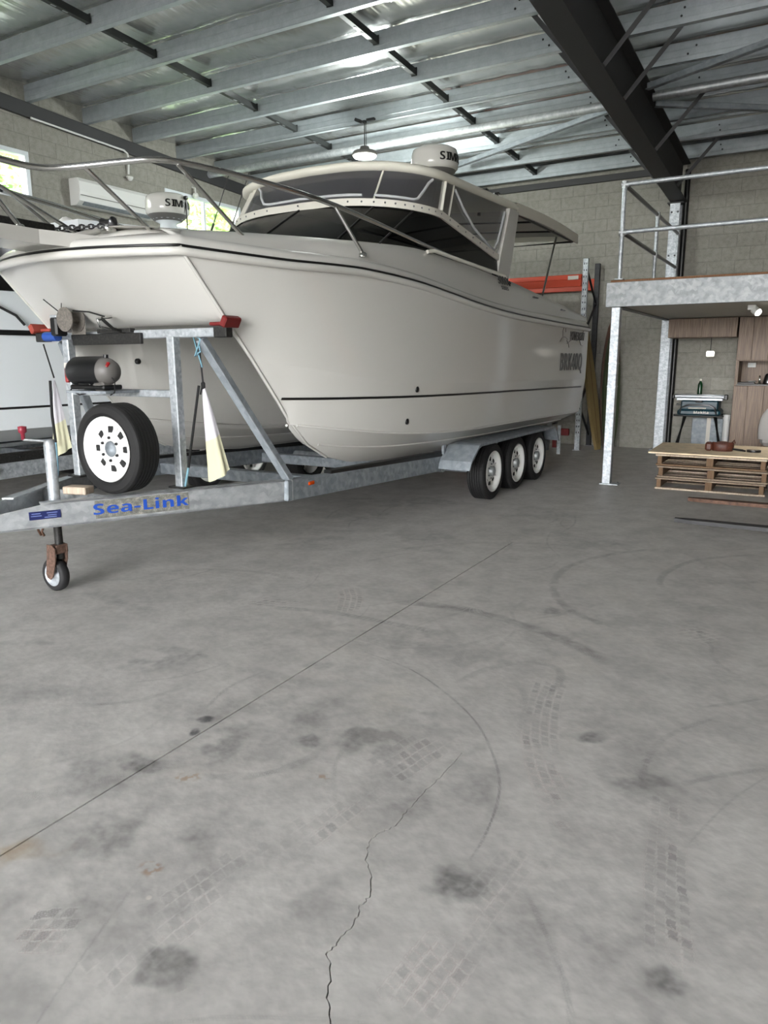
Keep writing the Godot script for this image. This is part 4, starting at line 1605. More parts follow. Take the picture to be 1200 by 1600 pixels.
	tube(st, [P(1.235, 2.365, 7.80), P(1.25, 2.33, 7.78), P(1.272, 2.285, 7.80), P(1.262, 2.305, 7.84), P(1.245, 2.34, 7.84)], 0.007, 6)
	obj("oval_emblem", st, M.gel_black, boat)
	# deck fittings
	for q in [[1.17, 2.275, 5.42], [1.31, 2.215, 8.55], [1.36, 2.12, 9.5]]:
		st = new_st()
		bx(st, P(q[0], q[1], q[2]), Vector3(0.03, 0.02, 0.16), 0.008)
		obj("cleat", st, M.chrome_dark, boat)
	# outboards on the transom
	for k in [0.9, -0.9]:
		st = new_st()
		var sec := []
		for e in [[0.55, 0.05, 0.10], [0.75, 0.06, 0.12], [1.15, 0.10, 0.16], [1.35, 0.14, 0.20], [1.45, 0.22, 0.34], [1.85, 0.24, 0.40], [2.0, 0.20, 0.33], [2.05, 0.10, 0.18]]:
			var ring := PackedVector3Array()
			for i in 16:
				var a := TAU * i / 16
				ring.append(P(k + e[1] * signf(cos(a)) * pow(absf(cos(a)), 0.6), e[0], 10.80 + e[2] * signf(sin(a)) * pow(absf(sin(a)), 0.6)))
			sec.append(ring)
		grid(st, sec, true, false, true)
		fan(st, sec[0], true)
		fan(st, sec[-1], false)
		var ob := obj("outboard_motor", st, M.black_plastic, boat)
		st = new_st()
		bx(st, P(k, 1.05, 10.56), Vector3(0.24, 0.45, 0.14), 0.02)
		obj("clamp_bracket", st, M.grey_plastic, ob)

# ---------------------------------------------------------------- trailer under the catamaran
const TZ := 6.0

func Q(b: float, y: float, s: float) -> Vector3:
	return Vector3(b, y, TZ - s)

func beam_y(s: float) -> float:
	return 0.65 - 0.0465 * maxf(s - 4.17, 0.0)

# a wheel about the origin, axis along +x (its outer face towards +x); everything hangs under the given node
func wheel(parent: Node, r: float, w: float, slots: int, spare: bool):
	var ax := Basis(Vector3(0, 1, 0), Vector3(1, 0, 0), Vector3(0, 0, -1))
	var st := new_st()
	var rim := r * 0.70
	var h := w / 2
	var prof := [[rim - 0.02, -h * 0.80], [rim + 0.012, -h * 0.86], [r * 0.80, -h * 1.02], [r * 0.93, -h * 0.96], [r * 0.985, -h * 0.84]]
	var n := 6
	for i in n:
		var a := lerpf(-0.78, 0.78, i / float(n)) * h
		var b := lerpf(-0.78, 0.78, (i + 0.78) / float(n)) * h
		var c := lerpf(-0.78, 0.78, (i + 0.90) / float(n)) * h
		prof.append([r, a]); prof.append([r, b])
		if i < n - 1:
			prof.append([r - 0.009, b + 0.001]); prof.append([r - 0.009, c])
	prof.append([r * 0.985, h * 0.84]); prof.append([r * 0.93, h * 0.96]); prof.append([r * 0.80, h * 1.02]); prof.append([rim + 0.012, h * 0.86]); prof.append([rim - 0.02, h * 0.80])
	lathe(st, prof, 48, Vector3.ZERO, ax, false)
	var ty := obj("tyre", st, M.rubber, parent)
	# rim: lip, well and dish
	st = new_st()
	lathe(st, [[rim - 0.022, -h * 0.8], [rim - 0.03, h * 0.1], [rim - 0.03, h * 0.62], [rim - 0.012, h * 0.80], [rim + 0.008, h * 0.90], [rim + 0.004, h * 0.97], [rim - 0.012, h * 0.95], [rim - 0.026, h * 0.80], [rim - 0.034, h * 0.55], [rim * 0.72, h * 0.34], [rim * 0.52, h * 0.52], [rim * 0.46, h * 0.60], [rim * 0.26, h * 0.60], [rim * 0.24, h * 0.45]], 40, Vector3.ZERO, ax)
	var ri := obj("rim", st, M.rim_white, parent)
	# spokes between the openings, raised ribs
	for k in slots:
		var a := TAU * (k + 0.5) / slots
		var d := Vector3(0, cos(a), sin(a))
		var t := Vector3(1, 0, 0).cross(d)
		st = new_st()
		bx(st, d * rim * 0.74 + Vector3(h * 0.44, 0, 0), Vector3(0.022, rim * 0.46, 0.016), 0.004, Basis(Vector3(1, 0, 0), d, t))
		obj("spoke", st, M.rim_white, ri)
		a = TAU * k / slots
		d = Vector3(0, cos(a), sin(a))
		t = Vector3(1, 0, 0).cross(d)
		st = new_st()
		bx(st, d * rim * 0.60 + Vector3(h * 0.45, 0, 0), Vector3(0.014, rim * 0.24, rim * 0.20), 0.004, Basis(Vector3(1, 0, 0), d, t))
		obj("vent_hole", st, M.rubber, ri)
	st = new_st()
	if spare:
		lathe(st, [[rim * 0.25, h * 0.60], [rim * 0.23, h * 0.3], [0.0, h * 0.28]], 20, Vector3.ZERO, ax)
		obj("centre_bore", st, M.galv_dull, ri)
	else:
		lathe(st, [[rim * 0.26, h * 0.5], [rim * 0.25, h * 0.9], [rim * 0.18, h * 1.0], [0.0, h * 1.02]], 20, Vector3.ZERO, ax)
		obj("hub_cap", st, M.galv, ri)
	for k in 6:
		var a := TAU * k / 6
		st = new_st()
		lathe(st, [[0.0, 0.012], [0.009, 0.012], [0.010, 0.0]], 6, Vector3(h * 0.60, cos(a) * rim * 0.36, sin(a) * rim * 0.36), ax)
		obj("stud_hole" if spare else "wheel_nut", st, M.rubber if spare else M.chrome_dark, ri)
	return ty

func draped_cloth(label: String, apex: Vector3, foot: Vector3, seed_: int, tall: float):
	var t := thing("hanging_cloth", label, "cloth", apex)
	var rng := RandomNumberGenerator.new()
	rng.seed = seed_
	var ph := rng.randf() * TAU
	var rows := []
	for i in 15:
		var f := i / 14.0
		var c := (foot - apex) * f
		var row := PackedVector3Array()
		for j in 21:
			var u := j / 20.0
			var a := -0.4 + u * 4.1
			var r := 0.008 + 0.075 * pow(f, 0.8) * (1.0 + 0.22 * sin(u * 17.0 + ph) * f)
			var drop := -tall * f * (1.0 - 0.22 * absf(u - 0.62))
			row.append(Vector3(c.x + cos(a) * r, c.y * 0.0 + drop, c.z + sin(a) * r * 0.6))
		rows.append(row)
	var st := new_st()
	grid(st, rows.slice(0, 9), true)
	obj("upper_cloth", st, M.cloth_white, t)
	st = new_st()
	grid(st, rows.slice(8, 15), true)
	obj("lower_cloth", st, M.cloth_cream, t)
	return t

func build_trailer():
	var tr := thing("boat_trailer", "galvanised triple axle boat trailer with winch stand and jockey wheel under the catamaran", "trailer", Vector3(-4.2, 0, -TZ))
	var st: SurfaceTool
	for k in [1.0, -1.0]:
		# main beam
		st = new_st()
		var s0 := 4.13
		var s1 := 10.35
		bar(st, Q(0.955 * k, beam_y(s0) - 0.077, s0), Q(0.955 * k, beam_y(s1) - 0.077, s1), 0.085, 0.154, Vector3.UP, 0.008)
		obj("main_beam", st, M.galv_dull, tr)
		# drawbar arm, cut down towards the coupling
		st = new_st()
		var a := Q(0.05 * k, 0, 2.45)
		var b := Q(1.0 * k, 0, 4.19)
		var d := (b - a).normalized()
		var l := a.distance_to(b)
		var nrm = Vector3(d.z, 0, -d.x) * k
		if nrm.x * k > 0: nrm = -nrm
		prism(st, PackedVector2Array([Vector2(0, 0.497), Vector2(l, 0.494), Vector2(l, 0.65), Vector2(0.36, 0.65), Vector2(0.0, 0.595)]), 0.012, a, Basis(d, Vector3.UP, nrm))
		prism(st, PackedVector2Array([Vector2(0.3, 0.641), Vector2(l, 0.641), Vector2(l, 0.651), Vector2(0.3, 0.651)]), 0.075, a, Basis(d, Vector3.UP, nrm))
		prism(st, PackedVector2Array([Vector2(0.0, 0.494), Vector2(l, 0.494), Vector2(l, 0.504), Vector2(0.0, 0.504)]), 0.075, a, Basis(d, Vector3.UP, nrm))
		var arm := obj("drawbar", st, M.galv, tr)
		if k > 0:
			# faded blue brand lettering, the maker's plate and the amber side light
			var out = -nrm
			var fb := Basis(d, Vector3.UP, out)
			st = new_st()
			bx(st, a + d * (l * 0.46) + Vector3(0, 0.576, 0) + out * 0.001, Vector3(0.60, 0.115, 0.004), 0.001, fb)
			obj("worn_patch", st, M.worn_patch, arm)
			lettering("faded_lettering", "Sea-Link", 0.075, M.paint_blue, arm, a + d * (l * 0.455) + Vector3(0, 0.578, 0) + out * 0.0035, fb, true, Vector2(1.45, 0.9))
			st = new_st()
			bx(st, a + d * 0.32 + Vector3(0, 0.578, 0) + out * 0.003, Vector3(0.18, 0.05, 0.006), 0.001, fb)
			var pl := obj("maker_plate", st, M.plate_blue, arm)
			st = new_st()
			for q in [[-0.05, 0.012, 0.05], [0.04, 0.012, 0.06], [-0.05, -0.002, 0.06], [0.04, -0.002, 0.05], [0.03, -0.014, 0.07]]:
				bx(st, a + d * (0.32 + q[0]) + Vector3(0, 0.578 + q[1], 0) + out * 0.0065, Vector3(q[2], 0.005, 0.001), 0.0, fb)
			obj("printed_line", st, M.plate_line, pl)
		st = new_st()
		bx(st, Q(1.0 * k, beam_y(4.45) - 0.045, 4.42), Vector3(0.018, 0.028, 0.07), 0.006)
		obj("side_light", st, M.amber, tr)
		# winch post, brace to the beam
		st = new_st()
		bx(st, Q(0.53 * k, 1.155, 3.56), Vector3(0.065, 1.01, 0.065), 0.006)
		var po := obj("winch_post", st, M.galv_bright, tr)
		st = new_st()
		bx(st, Q(0.53 * k, 0.656, 3.56), Vector3(0.14, 0.012, 0.12), 0.002)
		obj("foot_plate", st, M.worn_black, po)
		st = new_st()
		bar(st, Q(0.70 * k, 1.645, 3.64), Q(0.96 * k, 0.64, 4.20), 0.06, 0.06, Vector3(0, 0, 1), 0.006)
		obj("winch_brace", st, M.galv_dull, tr)
		# black end sleeve and red bow pad
		st = new_st()
		bx(st, Q(0.905 * k, 1.682, 3.63), Vector3(0.11, 0.068, 0.068), 0.006)
		obj("end_sleeve", st, M.worn_black, tr)
		st = new_st()
		var pm: Material = M.rubber_red if k > 0 else M.rubber_red_faded
		bx(st, Q(0.965 * k, 1.745, 3.64), Vector3(0.045, 0.07, 0.15), 0.008, Basis(Vector3(0, 0, 1), 0.5 * k * -1.0))
		bx(st, Q(0.86 * k, 1.735, 3.66), Vector3(0.11, 0.022, 0.10), 0.006)
		obj("bow_pad", st, pm, tr)
		# skid under the keel
		st = new_st()
		var ska := Q(0.955 * k, beam_y(4.7) - 0.004, 4.7)
		var skb := Q(0.955 * k, beam_y(10.3) + 0.05, 10.3)
		bar(st, ska, skb, 0.07, 0.06)
		obj("skid", st, M.black_plastic, tr)
		# mudguard over the three wheels
		st = new_st()
		var rows := []
		for e in [[6.62, 0.42], [6.66, 0.50], [6.86, 0.645], [6.93, 0.66], [8.2, 0.655], [9.4, 0.645], [9.5, 0.60], [9.62, 0.44]]:
			rows.append(PackedVector3Array([Q(1.00 * k, e[1], e[0]), Q(1.35 * k, e[1], e[0]), Q(1.35 * k, e[1] - 0.03, e[0])]))
		grid(st, rows, false, k > 0)
		var rows2 := []
		for e in rows: rows2.append(PackedVector3Array([e[0] + Vector3(0, -0.006, 0), e[1] + Vector3(-0.005 * k, -0.006, 0), e[2] + Vector3(-0.005 * k, 0, 0)]))
		grid(st, rows2, false, k < 0)
		var mg := obj("mudguard", st, M.galv_dull, tr)
		st = new_st()
		for s in [6.75, 8.2, 9.5]:
			bx(st, Q(1.0 * k, 0.60 - 0.02 * (s - 6.7), s), Vector3(0.03, 0.10, 0.05), 0.003)
		obj("guard_bracket", st, M.galv_dull, mg)
		for s in [7.37, 8.13, 8.88]:
			var wn := Node3D.new()
			wn.name = "wheel"
			tr.add_child(wn, true)
			wn.position = Q(1.215 * k, 0.31, s)
			if k < 0: wn.rotation.y = PI
			wheel(wn, 0.31, 0.205, 8, false)
	# crossbars of the winch stand
	st = new_st()
	bx(st, Q(0.0, 1.682, 3.63), Vector3(1.78, 0.058, 0.058), 0.006)
	obj("winch_crossbar", st, M.galv_bright, tr)
	st = new_st()
	bx(st, Q(0.0, 1.285, 3.56), Vector3(1.0, 0.05, 0.05), 0.005)
	obj("lower_crossbar", st, M.galv_bright, tr)
	st = new_st()
	bx(st, Q(-0.15, 1.655, 3.585), Vector3(0.72, 0.075, 0.03), 0.004)
	bx(st, Q(-0.05, 1.71, 3.59), Vector3(0.34, 0.03, 0.05), 0.004)
	obj("winch_plate", st, M.worn_black, tr)
	# winch: cheeks, drum, handle, strap
	st = new_st()
	var zax := Basis(Vector3.RIGHT, Vector3.BACK, Vector3.DOWN)
	for z in [0.05, -0.05]:
		lathe(st, [[0.0, 0.004], [0.084, 0.004], [0.084, -0.004], [0.0, -0.004]], 28, Q(-0.36, 1.79, 3.47) + Vector3(0, 0, z), zax, false)
	lathe(st, [[0.03, 0.05], [0.03, -0.05]], 16, Q(-0.36, 1.79, 3.47), zax)
	bx(st, Q(-0.36, 1.735, 3.47) + Vector3(0, 0, -0.056), Vector3(0.15, 0.09, 0.006), 0.002)
	var wi := obj("winch", st, M.winch_grey, tr)
	st = new_st()
	bx(st, Q(-0.50, 1.745, 3.47), Vector3(0.07, 0.13, 0.10), 0.012)
	obj("gearbox", st, M.black_plastic, wi)
	st = new_st()
	bx(st, Q(-0.50, 1.815, 3.47), Vector3(0.07, 0.02, 0.09), 0.006)
	obj("gearbox_lid", st, M.galv_bright, wi)
	st = new_st()
	tube(st, [Q(-0.33, 1.85, 3.47), Q(-0.15, 1.835, 3.46), Q(0.0, 1.80, 3.46), Q(0.0, 1.775, 3.42)], 0.006, 6)
	obj("winch_cable", st, M.strap_black, wi)
	st = new_st()
	tube(st, [Q(0.0, 1.79, 3.43), Q(0.03, 1.72, 3.50), Q(0.03, 1.70, 3.60)], 0.012, 6)
	obj("snap_hook", st, M.worn_black, wi)
	st = new_st()
	tube(st, [Q(-0.52, 1.93, 3.38), Q(-0.44, 1.83, 3.46)], 0.004, 5)
	tube(st, [Q(-0.40, 1.94, 3.44), Q(-0.45, 1.83, 3.46)], 0.003, 5)
	obj("loose_wire", st, M.strap_black, wi)
	# blue roller and black pipe end on the far side
	st = new_st()
	tube(st, [Q(-0.70, 1.68, 3.50), Q(-0.56, 1.68, 3.50)], 0.034, 16)
	obj("blue_roller", st, M.poly_blue, tr)
	# lower links, cross members, axles
	for q in [[4.75, 0.09], [6.2, 0.09], [9.9, 0.09]]:
		st = new_st()
		bx(st, Q(0, beam_y(q[0]) - 0.09, q[0]), Vector3(1.85, 0.1, q[1]), 0.006)
		obj("cross_member", st, M.galv_dull, tr)
	st = new_st()
	bx(st, Q(0, 0.575, 3.12), Vector3(0.72, 0.14, 0.012), 0.003)
	obj("drawbar_plate", st, M.galv, tr)
	for s in [7.37, 8.13, 8.88]:
		st = new_st()
		tube(st, [Q(-1.12, 0.31, s), Q(1.12, 0.31, s)], 0.035, 12)
		obj("axle", st, M.galv_dull, tr)
	st = new_st()
	tube(st, [Q(-0.9, 0.42, 6.75), Q(1.0, 0.42, 6.75)], 0.06, 14)
	obj("torsion_tube", st, M.galv_bright, tr)
	# coupling
	st = new_st()
	bx(st, Q(0, 0.56, 2.40), Vector3(0.11, 0.09, 0.24), 0.012)
	bx(st, Q(0.03, 0.60, 2.44), Vector3(0.06, 0.08, 0.08), 0.01)
	lathe(st, [[0.045, -0.05], [0.055, 0.0], [0.05, 0.06], [0.0, 0.075]], 16, Q(0, 0.54, 2.27))
	tube(st, [Q(0.05, 0.60, 2.47), Q(0.07, 0.54, 2.42), Q(0.06, 0.48, 2.44), Q(0.03, 0.46, 2.48)], 0.012, 8)
	obj("coupling", st, M.rust, tr)
	for b in [0.13, 0.16]:
		st = new_st()
		tube(st, [Q(b, 0.50, 2.72 + (b - 0.13) * 0.8), Q(b + 0.01, 0.47, 2.72), Q(b, 0.44, 2.74)], 0.008, 6)
		obj("shackle", st, M.rust_steel, tr)
	# jockey wheel
	st = new_st()
	tube(st, [Q(0.0, 0.50, 2.95), Q(0.0, 0.98, 2.95)], 0.036, 18)
	var jk := obj("jockey_tube", st, M.galv_bright, tr)
	st = new_st()
	tube(st, [Q(0.0, 0.22, 2.95), Q(0.0, 0.52, 2.95)], 0.026, 14)
	obj("inner_leg", st, M.worn_black, jk)
	st = new_st()
	lathe(st, [[0.0, 0.035], [0.03, 0.03], [0.034, 0.0]], 14, Q(0.0, 0.98, 2.95))
	tube(st, [Q(0.0, 1.0, 2.95), Q(-0.19, 1.005, 2.90)], 0.008, 8)
	obj("crank", st, M.galv, jk)
	st = new_st()
	lathe(st, [[0.0, 0.0], [0.012, 0.0], [0.013, 0.04], [0.026, 0.05], [0.027, 0.085], [0.0, 0.09]], 14, Q(-0.19, 1.005, 2.90))
	obj("crank_knob", st, M.pink_knob, jk)
	var wz := Q(-0.035, 0.112, 2.93)
	for k in [1.0, -1.0]:
		st = new_st()
		prism(st, PackedVector2Array([Vector2(-0.06, 0.095), Vector2(-0.03, 0.085), Vector2(0.0, 0.11), Vector2(0.04, 0.22), Vector2(0.045, 0.30), Vector2(0.02, 0.325), Vector2(-0.035, 0.325), Vector2(-0.045, 0.24), Vector2(-0.07, 0.12)]), 0.006, Q(0, 0, 2.93) + Vector3(0, 0, 0.045 * k - 0.003), Basis.IDENTITY)
		obj("jockey_fork", st, M.rust, jk)
	st = new_st()
	bx(st, Q(0, 0.29, 2.945), Vector3(0.075, 0.06, 0.09), 0.006)
	obj("fork_crown", st, M.rust, jk)
	st = new_st()
	lathe(st, [[0.076, -0.03], [0.095, -0.034], [0.109, -0.022], [0.112, 0.0], [0.109, 0.022], [0.095, 0.034], [0.076, 0.03]], 36, wz, zax)
	obj("jockey_tyre", st, M.rubber_side, jk)
	st = new_st()
	lathe(st, [[0.077, -0.03], [0.066, -0.016], [0.03, -0.014], [0.022, -0.036], [0.0, -0.036]], 28, wz, zax)
	lathe(st, [[0.0, 0.036], [0.022, 0.036], [0.03, 0.014], [0.066, 0.016], [0.077, 0.03]], 28, wz, zax)
	obj("jockey_rim", st, M.galv_bright, jk)
	# rear lights bracket
	st = new_st()
	bx(st, Q(1.02, 0.60, 10.22), Vector3(0.012, 0.20, 0.20), 0.003)
	obj("tie_plate", st, M.galv_bright, tr)
	st = new_st()
	bx(st, Q(1.10, 0.47, 10.42), Vector3(0.30, 0.10, 0.05), 0.006)
	bx(st, Q(1.05, 0.36, 10.40), Vector3(0.06, 0.24, 0.04), 0.006)
	obj("tail_light", st, M.rubber_red, tr)
	st = new_st()
	bx(st, Q(1.12, 0.36, 10.38), Vector3(0.05, 0.42, 0.02), 0.003)
	obj("number_bracket", st, M.galv_bright, tr)

	# spare wheel leaning on the winch post
	var sp := thing("spare_wheel", "spare tyre on a white slotted rim standing on the trailer drawbar", "wheel", Vector3(-3.88, 0.945, -3.22), -PI / 2)
	sp.rotation = Vector3(0.0, -PI / 2 + 0.02, 0.0)
	wheel(sp, 0.293, 0.20, 8, true)
	# timber chock under it
	st = new_st()
	bx(st, Vector3(-4.10, 0.675, -3.06), Vector3(0.17, 0.05, 0.10), 0.006, Basis(Vector3.UP, 0.3))
	tag(obj("timber_chock", st, M.timber), "short timber chock beside the jockey tube and spare wheel", "timber block")

	# brake actuator on the stand
	var ac := thing("brake_actuator", "black cylindrical brake actuator with grey and red end on the winch stand", "actuator", Vector3(-4.19, 1.31, -3.34))
	st = new_st()
	var xax := Basis(Vector3.UP, Vector3.RIGHT, Vector3.FORWARD)
	lathe(st, [[0.0, -0.215], [0.05, -0.213], [0.085, -0.20], [0.098, -0.17], [0.10, -0.05], [0.10, 0.085], [0.095, 0.11]], 32, Vector3(0, 0.125, 0), xax)
	obj("motor_cover", st, M.tank_black, ac)
	st = new_st()
	lathe(st, [[0.095, 0.10], [0.088, 0.135], [0.07, 0.175], [0.045, 0.195], [0.0, 0.20]], 32, Vector3(0, 0.125, 0), xax)
	bx(st, Vector3(0.10, 0.03, 0.03), Vector3(0.11, 0.06, 0.09), 0.02)
	var rs := obj("reservoir", st, M.grey_plastic, ac)
	st = new_st()
	bx(st, Vector3(0.155, 0.17, 0.04), Vector3(0.07, 0.04, 0.02), 0.006, Basis(Vector3.RIGHT, -0.7))
	obj("red_badge", st, M.red_plastic, rs)
	st = new_st()
	tube(st, [Vector3(0.12, 0.21, 0), Vector3(0.12, 0.235, 0)], 0.016, 10)
	obj("filler_cap", st, M.black_plastic, rs)
	st = new_st()
	bx(st, Vector3(-0.215, 0.10, 0.055), Vector3(0.03, 0.10, 0.03), 0.008)
	obj("red_lever", st, M.red_plastic, ac)
	st = new_st()
	bx(st, Vector3(-0.21, 0.165, 0.06), Vector3(0.04, 0.035, 0.012), 0.002)
	obj("white_label", st, M.label_white, ac)
	st = new_st()
	bx(st, Vector3(0.0, 0.022, 0.0), Vector3(0.34, 0.03, 0.16), 0.008)
	bx(st, Vector3(-0.05, 0.045, 0.0), Vector3(0.12, 0.04, 0.12), 0.006)
	obj("mount", st, M.black_plastic, ac)
	st = new_st()
	tube(st, [Vector3(0.17, 0.10, 0.02), Vector3(0.225, 0.06, 0.03), Vector3(0.215, -0.01, 0.03), Vector3(0.16, -0.03, 0.02)], 0.004, 6)
	obj("cable", st, M.strap_black, ac)
	st = new_st()
	tube(st, [Vector3(-0.16, 0.03, 0.05), Vector3(-0.19, 0.0, 0.06), Vector3(-0.10, -0.03, 0.06), Vector3(-0.05, -0.02, 0.05)], 0.006, 6)
	obj("cable", st, M.strap_black, ac)
	st = new_st()
	bx(st, Vector3(0.0, -0.01, -0.05), Vector3(0.40, 0.018, 0.28), 0.002)
	obj("shelf_plate", st, M.galv_dull, ac)

	# cloths and straps
	var c = draped_cloth("cream and white cloth hanging from the near brace of the winch stand", Vector3(-3.52, 1.34, -3.66), Vector3(-3.47, 0.70, -3.72), 3, 0.66)
	st = new_st()
	tube(st, [Vector3(0.0, 0.27, 0.02), Vector3(0.0, 0.02, 0.0), Vector3(-0.01, -0.06, 0.02)], 0.006, 6)
	tube(st, [Vector3(-0.01, 0.0, 0.03), Vector3(-0.06, -0.35, 0.07), Vector3(-0.09, -0.55, 0.09)], 0.009, 6)
	obj("strap", st, M.strap_black, c)
	st = new_st()
	bx(st, Vector3(0, 0.0, 0), Vector3(0.03, 0.05, 0.03), 0.01)
	obj("buckle", st, M.strap_black, c)
	st = new_st()
	tube(st, [Vector3(0.01, 0.27, 0.03), Vector3(0.04, 0.22, 0.05), Vector3(-0.01, 0.19, 0.05), Vector3(0.035, 0.30, 0.04), Vector3(-0.03, 0.33, 0.04), Vector3(0.03, 0.12, 0.03)], 0.006, 6)
	obj("blue_rope", st, M.rope_blue, c)
	st = new_st()
	tube(st, [Vector3(-0.09, -0.55, 0.09), Vector3(-0.11, -0.68, 0.11), Vector3(-0.085, -0.70, 0.135), Vector3(-0.085, -0.83, 0.14), Vector3(-0.10, -0.845, 0.13)], 0.008, 6)
	obj("blue_rope", st, M.rope_blue, c)
	c = draped_cloth("cream and white cloth hanging beside the jockey wheel from the far brace", Vector3(-4.96, 1.36, -3.58), Vector3(-4.91, 0.75, -3.56), 8, 0.58)
	st = new_st()
	tube(st, [Vector3(-0.06, 0.27, 0.02), Vector3(0.0, 0.02, 0.0)], 0.006, 6)
	tube(st, [Vector3(0.02, 0.0, 0.05), Vector3(0.06, -0.25, 0.09), Vector3(0.10, -0.45, 0.11), Vector3(0.06, -0.48, 0.12)], 0.011, 6)
	obj("strap", st, M.strap_black, c)
	st = new_st()
	tube(st, [Vector3(0.10, -0.45, 0.11), Vector3(0.14, -0.55, 0.14), Vector3(0.13, -0.70, 0.14)], 0.008, 6)
	obj("blue_rope", st, M.rope_blue, c)

# ---------------------------------------------------------------- second boat behind
func build_second_boat():
	var bt := thing("motor_boat", "white motor boat with a black rub rail behind the catamaran, radar on its roof", "boat", Vector3(-7.45, 0, -6.0))
	var V := func(b: float, y: float, s: float) -> Vector3: return Vector3(b, y, 6.0 - s)
	var half := func(s: float) -> float: return 1.42 * (1.0 - exp(-maxf(s - 1.75, 0.0) / 0.85))
	var st := new_st()
	var ss := []
	var s := 1.78
	while s < 9.4:
		ss.append(s)
		s += 0.07 if s < 3.5 else 0.3
	for k in [1.0, -1.0]:
		var bands := [[], [], [], [], []]
		for q in ss:
			var h: float = half.call(q)
			var e := clampf((q - 1.78) / 1.6, 0, 1)
			var keel := lerpf(1.45, 0.60, sqrt(e))
			var ch := lerpf(1.5, 0.90, sqrt(e))
			bands[0].append(PackedVector3Array([V.call((h - 0.16) * k, 2.12, q + 0.05), V.call((h - 0.09) * k, 2.05, q + 0.02), V.call(h * k, 1.77, q)]))
			bands[1].append(PackedVector3Array([V.call(h * k, 1.73, q), V.call(h * 0.985 * k, lerpf(1.73, ch, 0.5), q), V.call(h * 0.95 * k, ch, q)]))
			bands[2].append(PackedVector3Array([V.call(h * 0.95 * k, ch, q), V.call(h * 0.90 * k, ch - 0.02, q)]))
			bands[3].append(PackedVector3Array([V.call(h * 0.90 * k, ch - 0.02, q), V.call(h * 0.6 * k, lerpf(ch, keel, 0.5), q)]))
			bands[4].append(PackedVector3Array([V.call(h * 0.6 * k, lerpf(ch, keel, 0.5) - 0.015, q), V.call(0.0, keel, q)]))
		for i in 5: grid(st, bands[i], true, k < 0, false, 1 + i)
	var sec := PackedVector2Array([Vector2(-1.3, 2.1), Vector2(-1.42, 1.75), Vector2(-1.35, 0.93), Vector2(0, 0.62), Vector2(1.35, 0.93), Vector2(1.42, 1.75), Vector2(1.3, 2.1)])
	prism(st, sec, 0.02, V.call(0, 0, 9.4))
	var hu := obj("hull", st, M.gelcoat_cool, bt)
	for q in [[1.73, 0.045, 0.022], [1.085, 0.02, 0.014]]:
		for k in [1.0, -1.0]:
			st = new_st()
			var rows := []
			for w in ss:
				if w < 2.6: continue
				var h: float = half.call(w)
				if q[0] < 1.5: h *= 0.958
				rows.append(PackedVector3Array([V.call((h - 0.01) * k, q[0], w), V.call((h + q[2]) * k, q[0], w), V.call((h + q[2]) * k, q[0] + q[1], w), V.call((h - 0.01) * k, q[0] + q[1], w)]))
			grid(st, rows, true, k < 0)
			obj("rub_rail" if q[0] > 1.5 else "waterline_stripe", st, M.gel_black, hu)
	st = new_st()
	var rows := []
	for q in ss:
		var h: float = half.call(q) - 0.16
		rows.append(PackedVector3Array([V.call(-h, 2.12, q + 0.05), V.call(-h * 0.5, 2.17, q + 0.05), V.call(0, 2.19, q + 0.05), V.call(h * 0.5, 2.17, q + 0.05), V.call(h, 2.12, q + 0.05)]))
	grid(st, rows, true, true)
	obj("deck", st, M.gelcoat_cool, bt)
	# cabin sides and hardtop
	st = new_st()
	var ra := PackedVector3Array()
	var rb := PackedVector3Array()
	for p in [[-1.0, 8.0], [-1.0, 6.0], [-0.8, 5.2], [0.8, 5.2], [1.0, 6.0], [1.0, 8.0]]:
		ra.append(V.call(p[0], 2.12, p[1] - 0.4 if p[1] < 7 else p[1]))
		rb.append(V.call(p[0] * 0.92, 2.84, p[1] + 0.1))
	grid(st, [ra, rb], false, true)
	obj("cabin_window", st, M.tinted, bt)
	st = new_st()
	prism(st, PackedVector2Array([Vector2(-1.05, 8.3), Vector2(-1.05, 5.9), Vector2(-0.8, 5.25), Vector2(0.8, 5.25), Vector2(1.05, 5.9), Vector2(1.05, 8.3)]), 0.09, V.call(0, 2.84, 0), Basis(Vector3.RIGHT, Vector3(0, 0, -1), Vector3.UP))
	obj("hardtop", st, M.gelcoat_cool, bt)
	radar_dome(bt, V.call(0.33, 3.27, 6.95), 0.265, 1.46)
	st = new_st()
	lathe(st, [[0.20, 0.0], [0.12, 0.05], [0.10, 0.24], [0.19, 0.29]], 16, V.call(0.33, 2.93, 6.95))
	obj("radar_pedestal", st, M.gelcoat_cool, bt)
	st = new_st()
	lathe(st, [[0.09, 0.0], [0.09, 0.06], [0.075, 0.11], [0.04, 0.14], [0.0, 0.15]], 20, V.call(0.10, 2.93, 5.65))
	obj("satellite_dome", st, M.pvc_white, bt)
	for q in [[0.62, 7.3, 1.0], [0.90, 7.35, 1.08]]:
		st = new_st()
		tube(st, [V.call(q[0], 2.93, q[1]), V.call(q[0] + 0.12, 3.2, q[1] + 0.02)], 0.014, 8)
		tube(st, [V.call(q[0] + 0.12, 3.2, q[1] + 0.02), V.call(q[0] + 0.38, 3.75, q[1] + 0.05)], 0.006, 6)
		obj("aerial", st, M.black_plastic, bt)
	st = new_st()
	tube(st, [V.call(0.60, 2.93, 7.0), V.call(0.60, 3.45, 7.0)], 0.008, 6)
	bx(st, V.call(0.60, 3.46, 7.0), Vector3(0.05, 0.04, 0.05), 0.01)
	obj("light_mast", st, M.black_plastic, bt)
	# mooring rope hanging over the side
	st = new_st()
	var pts := []
